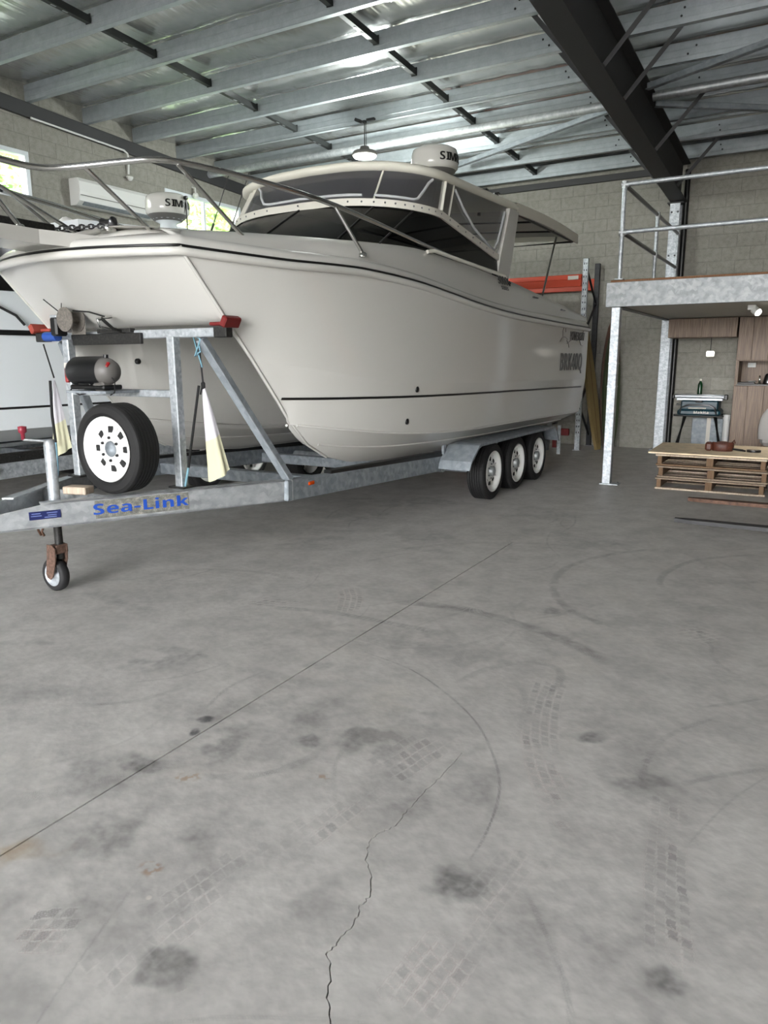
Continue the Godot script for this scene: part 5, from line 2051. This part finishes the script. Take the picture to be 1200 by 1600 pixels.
	for e in [[3.4, 2.10, -0.05], [3.75, 2.04, -0.03], [3.95, 1.98, 0.0], [4.1, 1.90, 0.02], [4.16, 1.82, 0.035]]:
		pts.append(V.call(half.call(e[0]) + e[2] - 0.02, e[1], e[0]))
	tube(st, pts, 0.012, 6)
	obj("mooring_rope", st, M.strap_black, bt)

	var tr := thing("boat_trailer", "low galvanised trailer beam and wheels under the white motor boat", "trailer", Vector3(-7.45, 0, -6.0))
	for k in [1.0, -1.0]:
		st = new_st()
		bx(st, V.call(1.05 * k, 0.51, 5.9), Vector3(0.075, 0.145, 6.4), 0.006)
		var be := obj("main_beam", st, M.galv_bright, tr)
		st = new_st()
		bx(st, V.call(1.05 * k, 0.625, 5.9), Vector3(0.05, 0.09, 6.2), 0.004)
		obj("skid", st, M.worn_black, be)
		for i in 9:
			st = new_st()
			lathe(st, [[0, 0.008], [0.012, 0.008], [0.012, 0]], 8, V.call((1.05 + 0.026) * k, 0.625, 3.2 + i * 0.24), Basis(Vector3.UP, Vector3(k, 0, 0), Vector3(0, 0, -1)))
			obj("bolt", st, M.rubber, be)
		for w in [6.4, 7.2]:
			var wn := Node3D.new()
			wn.name = "wheel"
			tr.add_child(wn, true)
			wn.position = V.call(1.24 * k, 0.31, w)
			if k < 0: wn.rotation.y = PI
			wheel(wn, 0.31, 0.2, 8, false)
	for q in [3.0, 5.0, 8.8]:
		st = new_st()
		bx(st, V.call(0, 0.5, q), Vector3(2.0, 0.09, 0.09), 0.006)
		obj("cross_member", st, M.galv_dull, tr)
	for w in [6.4, 7.2]:
		st = new_st()
		tube(st, [V.call(-1.15, 0.31, w), V.call(1.15, 0.31, w)], 0.03, 10)
		obj("axle", st, M.galv_dull, tr)
	st = new_st()
	bx(st, V.call(1.10, 0.52, 3.88), Vector3(0.03, 0.06, 0.05), 0.006)
	obj("side_light", st, M.rubber_red, tr)

# ---------------------------------------------------------------- kitchen corner under the mezzanine
func build_kitchen():
	var st: SurfaceTool
	var oc := thing("overhead_cupboard", "timber laminate cupboard hung under the mezzanine above the table saw", "cupboard", Vector3(-1.5, 1.82, -12.66))
	st = new_st()
	box_between(st, Vector3(-0.5, 0, -0.22), Vector3(0.48, 0.288, 0.335), 0.003)
	obj("carcass", st, M.laminate, oc)
	for i in 2:
		st = new_st()
		box_between(st, Vector3(-0.495 + i * 0.488, 0.004, 0.337), Vector3(-0.01 + i * 0.488, 0.284, 0.357), 0.002)
		obj("door", st, M.laminate, oc)
	var tc := thing("tall_cupboard", "tall timber laminate cupboard with a dark niche beside the table saw", "cupboard", Vector3(-1.0, 0, -12.66))
	st = new_st()
	box_between(st, Vector3(0, 0, -0.33), Vector3(2.4, 1.10, 0.335), 0.002)
	box_between(st, Vector3(0, 1.475, -0.33), Vector3(2.4, 2.108, 0.335), 0.002)
	box_between(st, Vector3(0, 1.10, -0.33), Vector3(0.03, 1.475, 0.335))
	obj("carcass", st, M.laminate, tc)
	st = new_st()
	box_between(st, Vector3(0.03, 1.10, -0.33), Vector3(2.4, 1.475, -0.30))
	box_between(st, Vector3(0.03, 1.10, -0.30), Vector3(0.042, 1.475, 0.32))
	box_between(st, Vector3(0.03, 1.463, -0.30), Vector3(2.4, 1.475, 0.32))
	obj("niche_lining", st, M.laminate, tc)
	st = new_st()
	box_between(st, Vector3(0.03, 1.10, -0.30), Vector3(2.4, 1.122, 0.345), 0.003)
	obj("bench_top", st, M.bench_stone, tc)
	var xs := [0.004, 0.20, 0.42, 0.95, 1.48, 2.0, 2.4]
	for i in xs.size() - 1:
		st = new_st()
		box_between(st, Vector3(xs[i], 0.08, 0.337), Vector3(xs[i + 1] - 0.005, 1.095, 0.357), 0.002)
		obj("door", st, M.laminate, tc)
		st = new_st()
		box_between(st, Vector3(xs[i], 1.48, 0.337), Vector3(xs[i + 1] - 0.005, 2.10, 0.357), 0.002)
		obj("door", st, M.laminate, tc)
	# things in the niche
	var jug := thing("kettle", "small grey kettle on the bench in the dark niche", "kettle", Vector3(-0.55, 1.122, -12.52))
	st = new_st()
	lathe(st, [[0.0, 0.0], [0.07, 0.0], [0.072, 0.02], [0.05, 0.14], [0.03, 0.155], [0.0, 0.16]], 18)
	obj("body", st, M.chrome_dark, jug)
	st = new_st()
	tube(st, [Vector3(0.05, 0.14, 0), Vector3(0.10, 0.12, 0), Vector3(0.10, 0.05, 0), Vector3(0.068, 0.03, 0)], 0.009, 6)
	obj("handle", st, M.black_plastic, jug)
	var tap := thing("chrome_tap", "chrome tap over the bench in the dark niche", "tap", Vector3(-0.66, 1.122, -12.36))
	st = new_st()
	lathe(st, [[0.03, 0.0], [0.025, 0.02], [0.014, 0.03], [0.014, 0.08]], 14)
	obj("base", st, M.stainless, tap)
	st = new_st()
	tube(st, [Vector3(0, 0.08, 0), Vector3(0, 0.11, 0.01), Vector3(0, 0.12, 0.05), Vector3(0, 0.10, 0.10)], 0.011, 10)
	obj("spout", st, M.stainless, tap)
	var tray := thing("dish_tray", "black dish tray with a white plate on the niche bench", "tray", Vector3(-0.84, 1.122, -12.42))
	st = new_st()
	bx(st, Vector3(0, 0.015, 0), Vector3(0.24, 0.03, 0.14), 0.008)
	obj("tray", st, M.black_plastic, tray)
	st = new_st()
	lathe(st, [[0.0, 0.032], [0.045, 0.032], [0.07, 0.045], [0.068, 0.047], [0.0, 0.037]], 20, Vector3(0.07, 0, 0.0))
	obj("plate", st, M.pvc_white, tray)
	var sw := thing("power_point", "white power point on the back of the dark niche", "power point", Vector3(-0.82, 1.40, -12.952))
	st = new_st()
	bx(st, Vector3(0, 0, 0), Vector3(0.115, 0.072, 0.012), 0.004)
	obj("plate", st, M.pvc_white, sw)
	st = new_st()
	bx(st, Vector3(-0.03, 0.0, 0.008), Vector3(0.015, 0.02, 0.006), 0.002)
	bx(st, Vector3(0.03, 0.0, 0.008), Vector3(0.015, 0.02, 0.006), 0.002)
	obj("switch", st, M.label_white, sw)

	# pendant lamp below the overhead cupboard
	var pe := thing("pendant_lamp", "small glowing square pendant lamp hanging under the overhead cupboard", "lamp", Vector3(-1.40, 1.82, -12.62))
	st = new_st()
	tube(st, [Vector3(0, 0, 0), Vector3(0, -0.20, 0)], 0.006, 6)
	obj("cord", st, M.black_plastic, pe)
	st = new_st()
	bx(st, Vector3(0, -0.245, 0), Vector3(0.11, 0.085, 0.11), 0.012)
	obj("lamp_shade", st, M.pendant_glow, pe)
	var pl := SpotLight3D.new()
	pl.name = "pendant_light"
	pl.light_energy = 0.06
	pl.light_size = 0.04
	pl.spot_angle = 65.0
	pl.spot_range = 30.0
	pl.spot_attenuation = 2.0
	pl.rotation.x = -PI / 2
	pl.shadow_enabled = true
	pl.position = Vector3(0, -0.33, 0.0)
	pe.add_child(pl)

	# table saw on folding stand
	var ts := thing("table_saw", "teal table saw with a grey top on a black folding stand", "table saw", Vector3(-1.46, 0, -12.5))
	for k in [1.0, -1.0]:
		for z in [0.2, -0.2]:
			st = new_st()
			tube(st, [Vector3(0.34 * k, 0.02, z), Vector3(0.22 * k, 0.62, -z * 0.6)], 0.014, 8)
			obj("leg", st, M.black_plastic, ts)
	for z in [0.22, -0.22]:
		st = new_st()
		tube(st, [Vector3(-0.36, 0.63, z), Vector3(0.36, 0.63, z)], 0.014, 8)
		obj("top_rail", st, M.black_plastic, ts)
		st = new_st()
		tube(st, [Vector3(-0.33, 0.10, z), Vector3(0.33, 0.10, z)], 0.012, 8)
		obj("foot_rail", st, M.black_plastic, ts)
	st = new_st()
	bx(st, Vector3(0.0, 0.68, 0.0), Vector3(0.62, 0.10, 0.50), 0.03)
	bx(st, Vector3(0.0, 0.79, -0.03), Vector3(0.54, 0.15, 0.44), 0.02)
	var bd := obj("saw_body", st, M.saw_teal, ts)
	lettering("maker_name", "Makita", 0.04, M.label_white, bd, Vector3(0.04, 0.685, 0.252), Basis.IDENTITY, true, Vector2(1.2, 1.0))
	st = new_st()
	bx(st, Vector3(-0.03, 0.745, 0.195), Vector3(0.26, 0.02, 0.03), 0.006)
	obj("light_band", st, M.label_white, bd)
	st = new_st()
	tube(st, [Vector3(-0.27, 0.66, 0.26), Vector3(-0.25, 0.76, 0.29), Vector3(-0.15, 0.80, 0.30), Vector3(0.15, 0.80, 0.30), Vector3(0.23, 0.76, 0.29), Vector3(0.26, 0.66, 0.26)], 0.012, 8)
	obj("front_handle", st, M.chrome_dark, ts)
	st = new_st()
	bx(st, Vector3(0.0, 0.885, -0.02), Vector3(0.66, 0.035, 0.54), 0.006)
	obj("table_top", st, M.saw_top, ts)
	st = new_st()
	tube(st, [Vector3(-0.36, 0.925, 0.18), Vector3(0.34, 0.925, 0.18)], 0.032, 12)
	obj("fence_rail", st, M.saw_top, ts)
	for q in [[Vector3(0.37, 0.92, 0.18), Vector3(0.05, 0.08, 0.10)], [Vector3(-0.385, 0.92, 0.18), Vector3(0.03, 0.06, 0.07)], [Vector3(0.0, 0.85, 0.27), Vector3(0.10, 0.025, 0.04)], [Vector3(-0.30, 0.80, 0.18), Vector3(0.08, 0.03, 0.06)]]:
		st = new_st()
		bx(st, q[0], q[1], 0.008)
		obj("clamp", st, M.black_plastic, ts)
	var bo := thing("green_bottle", "slim green bottle standing on the table saw", "bottle", Vector3(-1.50, 0.903, -12.56))
	st = new_st()
	lathe(st, [[0.0, 0.0], [0.035, 0.0], [0.036, 0.05], [0.036, 0.19], [0.028, 0.22], [0.016, 0.24], [0.016, 0.26]], 16)
	obj("bottle_body", st, M.green_bottle, bo)
	st = new_st()
	lathe(st, [[0.018, 0.255], [0.018, 0.285], [0.0, 0.287]], 12)
	obj("cap", st, M.label_white, bo)
	var ca := thing("grey_carton", "flat grey carton leaning on the wall under the table saw", "carton", Vector3(-1.36, 0, -12.88))
	st = new_st()
	bx(st, Vector3(0, 0.28, 0), Vector3(0.5, 0.56, 0.08), 0.006)
	obj("box", st, M.galv_dull, ca)
	st = new_st()
	bx(st, Vector3(0, 0.28, 0.041), Vector3(0.06, 0.56, 0.002))
	obj("tape", st, M.label_white, ca)
	var pi := thing("waste_pipe", "white waste pipe standing against the tall cupboard by the saw", "pipe", Vector3(-1.08, 0, -12.62))
	st = new_st()
	tube(st, [Vector3(0, 0, 0), Vector3(0.0, 0.62, 0)], 0.05, 14)
	obj("pipe", st, M.pvc_white, pi)
	st = new_st()
	tube(st, [Vector3(0, 0.56, 0), Vector3(0.0, 0.64, 0)], 0.058, 14)
	obj("socket", st, M.pvc_white, pi)

	# floodlight under the mezzanine
	var fl := thing("work_light", "white work light fixed under the mezzanine ceiling, switched on", "lamp", Vector3(-0.655, 2.114, -9.75))
	st = new_st()
	bx(st, Vector3(-0.02, -0.03, 0), Vector3(0.09, 0.06, 0.09), 0.006)
	obj("bracket", st, M.pvc_white, fl)
	st = new_st()
	tube(st, [Vector3(0.0, -0.05, 0.0), Vector3(0.05, -0.09, 0.03)], 0.045, 16)
	obj("lamp_head", st, M.pvc_white, fl)
	st = new_st()
	lathe(st, [[0.043, 0.0], [0.035, 0.018], [0.0, 0.024]], 16, Vector3(0.05, -0.09, 0.03), Basis(Quaternion(Vector3.UP, Vector3(0.7, -0.56, 0.42).normalized())))
	obj("lamp_lens", st, M.lamp_glow, fl)
	var li := SpotLight3D.new()
	li.name = "work_light_glow"
	li.light_energy = 0.5
	li.light_size = 0.05
	li.light_color = Color(1.0, 0.98, 0.95)
	li.spot_angle = 78.0
	li.spot_range = 40.0
	li.spot_attenuation = 2.0
	li.shadow_enabled = true
	li.position = Vector3(0.10, -0.14, 0.06)
	fl.add_child(li)
	li.basis = Basis.looking_at(Vector3(0.62, -0.68, -0.25))

# ---------------------------------------------------------------- pallet rack and leaning boards
func build_rack():
	var rk := thing("pallet_rack", "pallet rack with orange beams and slotted uprights behind the stern", "rack", Vector3(-3.3, 0, -12.55))
	var st: SurfaceTool
	for f in [0.0, -2.75]:
		for z in [0.36, -0.38]:
			st = new_st()
			bx(st, Vector3(f, 1.54, z), Vector3(0.085, 3.08, 0.06), 0.004)
			var up := obj("upright", st, M.galv_bright if z > 0 else M.rack_blue, rk)
			if f == 0.0:
				st = new_st()
				for i in 28:
					bx(st, Vector3(f - 0.018 + 0.0, 0.30 + i * 0.1, z + 0.031), Vector3(0.012, 0.03, 0.002))
					bx(st, Vector3(f + 0.018 + 0.0, 0.30 + i * 0.1, z + 0.031), Vector3(0.012, 0.03, 0.002))
				obj("slots", st, M.rubber, up).set_meta("kind", "stuff")
			st = new_st()
			bx(st, Vector3(f, 0.005, z), Vector3(0.13, 0.01, 0.11), 0.002)
			obj("foot", st, M.galv, up)
		for i in 5:
			st = new_st()
			var a := Vector3(f, 0.2 + i * 0.56, 0.34 if i % 2 else -0.36)
			var b := Vector3(f, 0.72 + i * 0.56, -0.36 if i % 2 else 0.34)
			bar(st, a, b, 0.03, 0.03)
			obj("brace", st, M.rack_blue, rk)
	for q in [[2.745, 0.40], [2.745, -0.40], [1.35, 0.40], [1.35, -0.40]]:
		st = new_st()
		bx(st, Vector3(-1.375, q[0], q[1]), Vector3(2.66, 0.19, 0.045), 0.006)
		bx(st, Vector3(-1.375, q[0] + 0.055, q[1] + 0.012 * signf(q[1])), Vector3(2.66, 0.08, 0.04), 0.006)
		var be := obj("beam", st, M.rack_orange, rk)
		if q[1] > 0 and q[0] > 2:
			st = new_st()
			bx(st, Vector3(-0.18, q[0] + 0.045, q[1] + 0.033), Vector3(0.17, 0.06, 0.002))
			obj("label", st, M.label_white, be)
	# boards leaning between the rack and the column
	var outline := func(l: float, w: float) -> PackedVector2Array:
		var a := PackedVector2Array()
		for i in 13:
			var t := i / 12.0
			a.append(Vector2(w * pow(sin(PI * clampf(t * 0.93 + 0.07, 0, 1)), 0.55) * (1.0 if t < 0.95 else 0.5), t * l))
		for i in range(12, -1, -1):
			var t := i / 12.0
			a.append(Vector2(-w * pow(sin(PI * clampf(t * 0.93 + 0.07, 0, 1)), 0.55) * (1.0 if t < 0.95 else 0.5), t * l))
		return a
	var defs := [["surfboard", "yellowed surfboard leaning upright beside the pallet rack", M.board_yellow, Vector3(-3.02, 0.0, -12.36), 2.15, 0.11, 0.02, 0.18, 1.15],
		["surfboard", "olive green surfboard leaning beside the yellowed board", M.board_green, Vector3(-2.86, 0.0, -12.50), 2.0, 0.15, -0.06, 0.14, 0.75],
		["surfboard", "brown board leaning behind the yellowed surfboard", M.board_brown, Vector3(-2.93, 0.0, -12.74), 2.2, 0.16, 0.0, 0.08, 0.4]]
	for d in defs:
		var b := thing(d[0], d[1], "surfboard", d[3], 0.0, "surfboards leaning by the rack")
		st = new_st()
		var bs := Basis(Vector3.UP, d[8]) * Basis(Vector3.RIGHT, -d[7]) * Basis(Vector3.BACK, d[6])
		prism(st, outline.call(d[4], d[5]), 0.06, Vector3(0, 0.004, 0), bs)
		obj("board", st, d[2], b)
		st = new_st()
		prism(st, PackedVector2Array([Vector2(-0.003, 0.1), Vector2(0.003, 0.1), Vector2(0.003, d[4] - 0.1), Vector2(-0.003, d[4] - 0.1)]), 0.003, Vector3(0, 0.004, 0) + bs * Vector3(0, 0, 0.06), bs)
		obj("stringer", st, M.board_brown, b)

# ---------------------------------------------------------------- pallets
func build_pallets():
	var rng := RandomNumberGenerator.new()
	rng.seed = 17
	var mats := [M.timber, M.timber_grey, M.timber_brown]
	var board_w := func(i, n): return 0.09 + 0.02 * ((i * 7) % 3)
	var names := ["bottom", "middle", "top"]
	for stack in 2:
		for lv in 3:
			var jog := Vector3(rng.randf_range(-0.012, 0.012), 0, rng.randf_range(-0.012, 0.012))
			var p := thing("pallet", "weathered timber pallet, %s of the stack %s" % [names[lv], ["under the plywood and leather pouch", "further along under the plywood end"][stack]], "pallet", Vector3(-0.885 + stack * 1.22, lv * 0.139, -9.45) + jog, 0.0, "stacked timber pallets")
			for i in 3:
				var st := new_st()
				bx(st, Vector3(-0.54 + i * 0.54, 0.069, 0), Vector3(0.075 if i == 1 else 0.05, 0.095, 1.08), 0.004)
				obj("stringer", st, M.timber_brown, p)
			for i in 7:
				var st := new_st()
				var w: float = board_w.call(i + lv, 7)
				var z := 0.51 - i * 0.17
				bx(st, Vector3(rng.randf_range(-0.004, 0.004), 0.127, z), Vector3(1.16, 0.020, w), 0.003, Basis(Vector3.UP, rng.randf_range(-0.006, 0.006)))
				obj("deck_board", st, mats[rng.randi() % 2], p)
			for i in 3:
				var st := new_st()
				bx(st, Vector3(0, 0.0115, 0.50 - i * 0.50), Vector3(1.16, 0.020, 0.095), 0.003)
				obj("bottom_board", st, mats[rng.randi() % 3], p)
	var st := new_st()
	bx(st, Vector3(0, 0.009, 0), Vector3(2.44, 0.018, 1.12), 0.002)
	var ply := thing("plywood_sheet", "pale plywood sheet lying on the stacked pallets", "plywood", Vector3(-0.36, 0.4165, -9.49), 0.015)
	obj("sheet", st, M.ply, ply)
	# tool pouch
	var po := thing("leather_pouch", "brown leather tool pouch with belt lying on the plywood", "pouch", Vector3(-0.82, 0.4345, -9.38), 0.1)
	st = new_st()
	var rows := []
	for e in [[0.0, 0.9], [0.02, 1.0], [0.07, 1.02], [0.10, 0.98], [0.102, 0.93], [0.03, 0.90]]:
		var ring := PackedVector3Array()
		for i in 24:
			var a := TAU * i / 24
			ring.append(Vector3(cos(a) * 0.12 * e[1], e[0] + 0.006 * sin(a * 3) * e[0] * 10, sin(a) * 0.075 * e[1]))
		rows.append(ring)
	grid(st, rows, true, false, true)
	fan(st, rows[0], true)
	fan(st, rows[5], false)
	obj("pouch", st, M.leather, po)
	st = new_st()
	bx(st, Vector3(-0.15, 0.05, 0.0), Vector3(0.08, 0.10, 0.13), 0.02)
	obj("side_pocket", st, M.leather, po)
	st = new_st()
	tube(st, [Vector3(0.10, 0.03, 0.03), Vector3(0.17, 0.022, 0.05), Vector3(0.24, 0.012, 0.02), Vector3(0.22, 0.012, -0.04), Vector3(0.12, 0.02, -0.05)], 0.011, 6)
	obj("belt", st, M.strap_black, po)
	st = new_st()
	tube(st, [Vector3(0.09, 0.09, -0.04), Vector3(0.12, 0.125, -0.04), Vector3(0.13, 0.09, -0.02)], 0.007, 6)
	obj("hanging_loop", st, M.leather, po)
	var tp := thing("tape_ring", "black roll of tape lying flat on the plywood", "tape", Vector3(-0.49, 0.4345, -9.42))
	st = new_st()
	lathe(st, [[0.045, 0.0], [0.075, 0.0], [0.077, 0.012], [0.075, 0.024], [0.045, 0.024], [0.045, 0.0]], 28, Vector3.ZERO, Basis.IDENTITY, false)
	obj("tape", st, M.black_plastic, tp)
	st = new_st()
	lathe(st, [[0.040, 0.001], [0.0455, 0.001], [0.0455, 0.026], [0.040, 0.026], [0.040, 0.001]], 28, Vector3.ZERO, Basis.IDENTITY, false)
	obj("core", st, M.timber, tp)
	# chair beyond the pallets
	var ch := thing("lounge_chair", "pale grey upholstered chair with rounded back behind the pallets", "chair", Vector3(-0.18, 0, -11.1), -0.3)
	st = new_st()
	bx(st, Vector3(0, 0.42, 0), Vector3(0.56, 0.14, 0.54), 0.05)
	obj("seat", st, M.upholstery, ch)
	st = new_st()
	var rr := []
	for i in 9:
		var t := i / 8.0
		var ring := PackedVector3Array()
		var hw := 0.30 * sqrt(maxf(0.02, 1.0 - pow(t, 3.0) * 0.85))
		for j in 20:
			var a := TAU * j / 20
			ring.append(Vector3(cos(a) * hw, 0.44 + 0.46 * t, 0.25 + 0.08 * t + sin(a) * 0.06))
		rr.append(ring)
	grid(st, rr, true, false, true)
	fan(st, rr[8], false)
	fan(st, rr[0], true)
	obj("backrest", st, M.upholstery, ch)
	for x in [-0.22, 0.22]:
		for z in [-0.2, 0.2]:
			st = new_st()
			tube(st, [Vector3(x * 1.1, 0, z * 1.1), Vector3(x, 0.36, z)], [0.012, 0.018], 10)
			obj("leg", st, M.timber_brown, ch)

# ---------------------------------------------------------------- forklift at the edge of the picture
func build_forklift():
	var fk := thing("forklift", "forklift with long brown and grey fork tines lowered near the pallets", "forklift", Vector3(0.15, 0, -7.34))
	var st: SurfaceTool
	for k in [1.0, -1.0]:
		st = new_st()
		prism(st, PackedVector2Array([Vector2(-1.10, -0.025), Vector2(-0.95, -0.05), Vector2(0.03, -0.06), Vector2(0.03, 0.06), Vector2(-0.95, 0.05), Vector2(-1.10, 0.025)]), 0.035, Vector3(0, 0.10 if k < 0 else 0.045, 0.41 * k), Basis(Vector3.RIGHT, Vector3.FORWARD, Vector3.UP))
		obj("fork_tine", st, M.rust_steel if k < 0 else M.steel_dark, fk)  # dark near tine added along a dark strip on the floor
		st = new_st()
		bx(st, Vector3(0.03, 0.34, 0.41 * k), Vector3(0.05, 0.60, 0.11), 0.006)
		obj("fork_heel", st, M.steel_dark, fk)
		st = new_st()
		bx(st, Vector3(0.22, 1.05, 0.30 * k), Vector3(0.12, 2.0, 0.09), 0.006)
		obj("mast_rail", st, M.steel_dark, fk)
		for x in [0.45, 1.55]:
			st = new_st()
			var r := 0.26 if x < 1 else 0.22
			lathe(st, [[0.10, -0.09], [r * 0.9, -0.09], [r, -0.06], [r, 0.06], [r * 0.9, 0.09], [0.10, 0.09], [0.0, 0.05]], 28, Vector3(x, r, 0.43 * k), Basis(Vector3.RIGHT, Vector3(0, 0, k), Vector3(0, -k, 0)))
			obj("tyre", st, M.rubber, fk)
		for x in [0.62, 1.5]:
			st = new_st()
			bar(st, Vector3(x, 0.95, 0.42 * k), Vector3(x + (0.12 if x < 1 else -0.05), 2.0, 0.40 * k), 0.05, 0.05)
			obj("cage_post", st, M.steel_dark, fk)
	for y in [0.18, 0.56]:
		st = new_st()
		bx(st, Vector3(0.09, y, 0), Vector3(0.05, 0.10, 0.98), 0.006)
		obj("carriage_bar", st, M.steel_dark, fk)
	st = new_st()
	bx(st, Vector3(0.80, 0.55, 0), Vector3(0.95, 0.62, 0.68), 0.05)
	bx(st, Vector3(1.55, 0.70, 0), Vector3(0.62, 0.85, 0.92), 0.10)
	obj("chassis", st, M.forklift_body, fk)
	st = new_st()
	bx(st, Vector3(1.15, 2.02, 0), Vector3(1.0, 0.05, 0.9), 0.02)
	obj("cage_roof", st, M.steel_dark, fk)
	st = new_st()
	bx(st, Vector3(1.15, 0.95, 0), Vector3(0.45, 0.12, 0.45), 0.04)
	bx(st, Vector3(1.38, 1.2, 0), Vector3(0.10, 0.45, 0.45), 0.04)
	obj("seat", st, M.black_plastic, fk)

# ---------------------------------------------------------------- lamp, air conditioner, conduit
func build_wall_things():
	var st: SurfaceTool
	var hb := thing("high_bay_lamp", "round high bay lamp hanging from a purlin above the wheelhouse, switched on", "lamp", Vector3(-5.605, 4.26, -9.18))
	var topy := 0.42
	st = new_st()
	tube(st, [Vector3(0, 0.10, 0), Vector3(0, topy, 0)], 0.007, 6)
	tube(st, [Vector3(0.03, 0.08, 0), Vector3(0.02, topy, 0)], 0.004, 6)
	obj("suspension", st, M.bridging, hb)
	st = new_st()
	bx(st, Vector3(0.0, topy, 0.0), Vector3(0.05, 0.03, 0.05), 0.005)
	bx(st, Vector3(-0.10, topy + 0.03, 0.0), Vector3(0.10, 0.04, 0.06), 0.008, Basis(Vector3.BACK, -0.4))
	bx(st, Vector3(0.10, topy + 0.015, 0.0), Vector3(0.13, 0.03, 0.05), 0.008)
	obj("purlin_clamp", st, M.black_plastic, hb)
	st = new_st()
	lathe(st, [[0.0, 0.11], [0.06, 0.105], [0.075, 0.06], [0.15, 0.045], [0.17, 0.02], [0.17, -0.01], [0.16, -0.012]], 32)
	obj("lamp_housing", st, M.grey_plastic, hb)
	st = new_st()
	lathe(st, [[0.16, -0.012], [0.15, -0.03], [0.08, -0.045], [0.0, -0.05]], 32)
	obj("lamp_lens", st, M.lamp_glow, hb)
	var l := OmniLight3D.new()
	l.name = "high_bay_light"
	l.light_energy = 2.4
	l.light_size = 0.13
	l.light_color = Color(0.97, 1.0, 0.98)
	l.omni_range = 60.0
	l.omni_attenuation = 2.0
	l.shadow_enabled = true
	l.position = Vector3(0, -0.20, 0)
	hb.add_child(l)

	var ac := thing("air_conditioner", "white split air conditioner on the left wall between the windows", "air conditioner", Vector3(WALL_L, 3.81, -7.84))
	st = new_st()
	var prof := PackedVector2Array([Vector2(0.005, -0.17), Vector2(0.12, -0.175), Vector2(0.20, -0.12), Vector2(0.225, 0.0), Vector2(0.22, 0.13), Vector2(0.19, 0.175), Vector2(0.005, 0.18)])
	prism(st, prof, 1.38, Vector3(0, 0, -0.70), Basis.IDENTITY)
	obj("casing", st, M.pvc_white, ac)
	st = new_st()
	bx(st, Vector3(0.175, -0.145, -0.01), Vector3(0.012, 0.07, 1.22), 0.003, Basis(Vector3.BACK, -0.95))
	obj("air_flap", st, M.galv_dull, ac)
	st = new_st()
	bx(st, Vector3(0.226, -0.05, -0.01), Vector3(0.004, 0.008, 1.36))
	obj("panel_line", st, M.grey_plastic, ac)

	var co := thing("conduit", "white conduit bending down the left wall to a round sensor", "conduit", Vector3(WALL_L + 0.06, 4.40, -8.2))
	st = new_st()
	tube(st, [Vector3(0.03, 0.205, 1.6), Vector3(0.03, 0.15, 0.1), Vector3(0.02, 0.12, 0.03), Vector3(0.0, 0.06, 0.0), Vector3(-0.02, -0.15, 0)], 0.014, 8)
	obj("pipe", st, M.pvc_white, co)
	st = new_st()
	lathe(st, [[0.0, -0.06], [0.03, -0.05], [0.05, -0.02], [0.05, 0.0], [0.0, 0.01]], 16, Vector3(-0.0, -0.19, 0.0))
	obj("sensor", st, M.pvc_white, co)
	for q in [[4.22, -9.55, "small white wall sensor under the channel above the far strip window"], [4.24, -11.4, "small white spotlight under the channel near the back corner"]]:
		var se := thing("wall_sensor", q[2], "sensor", Vector3(WALL_L + 0.05, q[0], q[1]))
		st = new_st()
		tube(st, [Vector3(-0.04, 0.10, 0), Vector3(0.02, 0.08, 0), Vector3(0.03, 0.0, 0)], 0.014, 8)
		obj("bracket", st, M.pvc_white, se)
		st = new_st()
		lathe(st, [[0.0, 0.03], [0.035, 0.02], [0.05, -0.02], [0.03, -0.05], [0.0, -0.055]], 16, Vector3(0.03, -0.02, 0))
		obj("head", st, M.pvc_white, se)

# ---------------------------------------------------------------- outside
func build_outside():
	var st := new_st()
	var o: MeshInstance3D
	box_between(st, Vector3(-40, -0.5, WALL_F + 0.2), Vector3(40, -0.05, 60))
	o = obj("forecourt", st, M.asphalt)
	tag(o, "pale concrete forecourt outside the roller door", "ground", "", "structure")
	st = new_st()
	box_between(st, Vector3(-60, -0.5, -50), Vector3(WALL_L - 0.25, -0.05, WALL_F + 0.2))
	o = obj("verge", st, M.grass)
	tag(o, "grass verge outside the strip windows", "ground", "", "structure")
	var rng := RandomNumberGenerator.new()
	rng.seed = 23
	var n := 0
	for q in [[-13.6, -6.0, 6.4, 1.55], [-14.4, -9.3, 7.2, 1.6], [-13.8, -12.6, 6.6, 1.6], [-15.0, -15.9, 7.6, 1.6], [-14.2, -19.2, 6.8, 1.55], [-19.0, -12.0, 9.0, 3.2], [-19.5, -20.0, 9.5, 3.3]]:
		var tr := thing("garden_tree", ["bright green leafy tree seen through the strip window by the air conditioner", "bright green leafy tree seen through the strip window behind the radar"][0 if n < 3 else 1], "tree", Vector3(q[0], -0.05, q[1]), 0.0, "trees outside the windows" if n < 3 else "trees outside the far window")
		st = new_st()
		tube(st, [Vector3.ZERO, Vector3(0.1, 1.6, 0.05), Vector3(-0.05, q[2] * 0.55, 0.1), Vector3(0.1, q[2] * 0.8, 0)], [0.16, 0.13, 0.09, 0.04], 8)
		obj("trunk", st, M.bark, tr)
		for half in 2:
			st = new_st()
			for i in 1500:
				var d := Vector3(rng.randfn(), rng.randfn(), rng.randfn()).normalized() * pow(rng.randf(), 0.45)
				var p: Vector3 = Vector3(0, q[2] * 0.62, 0) + d * Vector3(q[3], q[2] * 0.40, q[3])
				var u := Vector3(rng.randfn(), rng.randfn() * 0.5, rng.randfn()).normalized()
				var v := u.cross(Vector3(rng.randfn(), rng.randfn(), rng.randfn())).normalized()
				var w := rng.randf_range(0.07, 0.15)
				quad(st, p - u * w * 1.6, p + v * w * 0.6, p + u * w * 1.6, p - v * w * 0.6)
			var f := obj("foliage", st, M.leaf if half == 0 else M.leaf_pale, tr)
			f.set_meta("kind", "stuff")
		n += 1
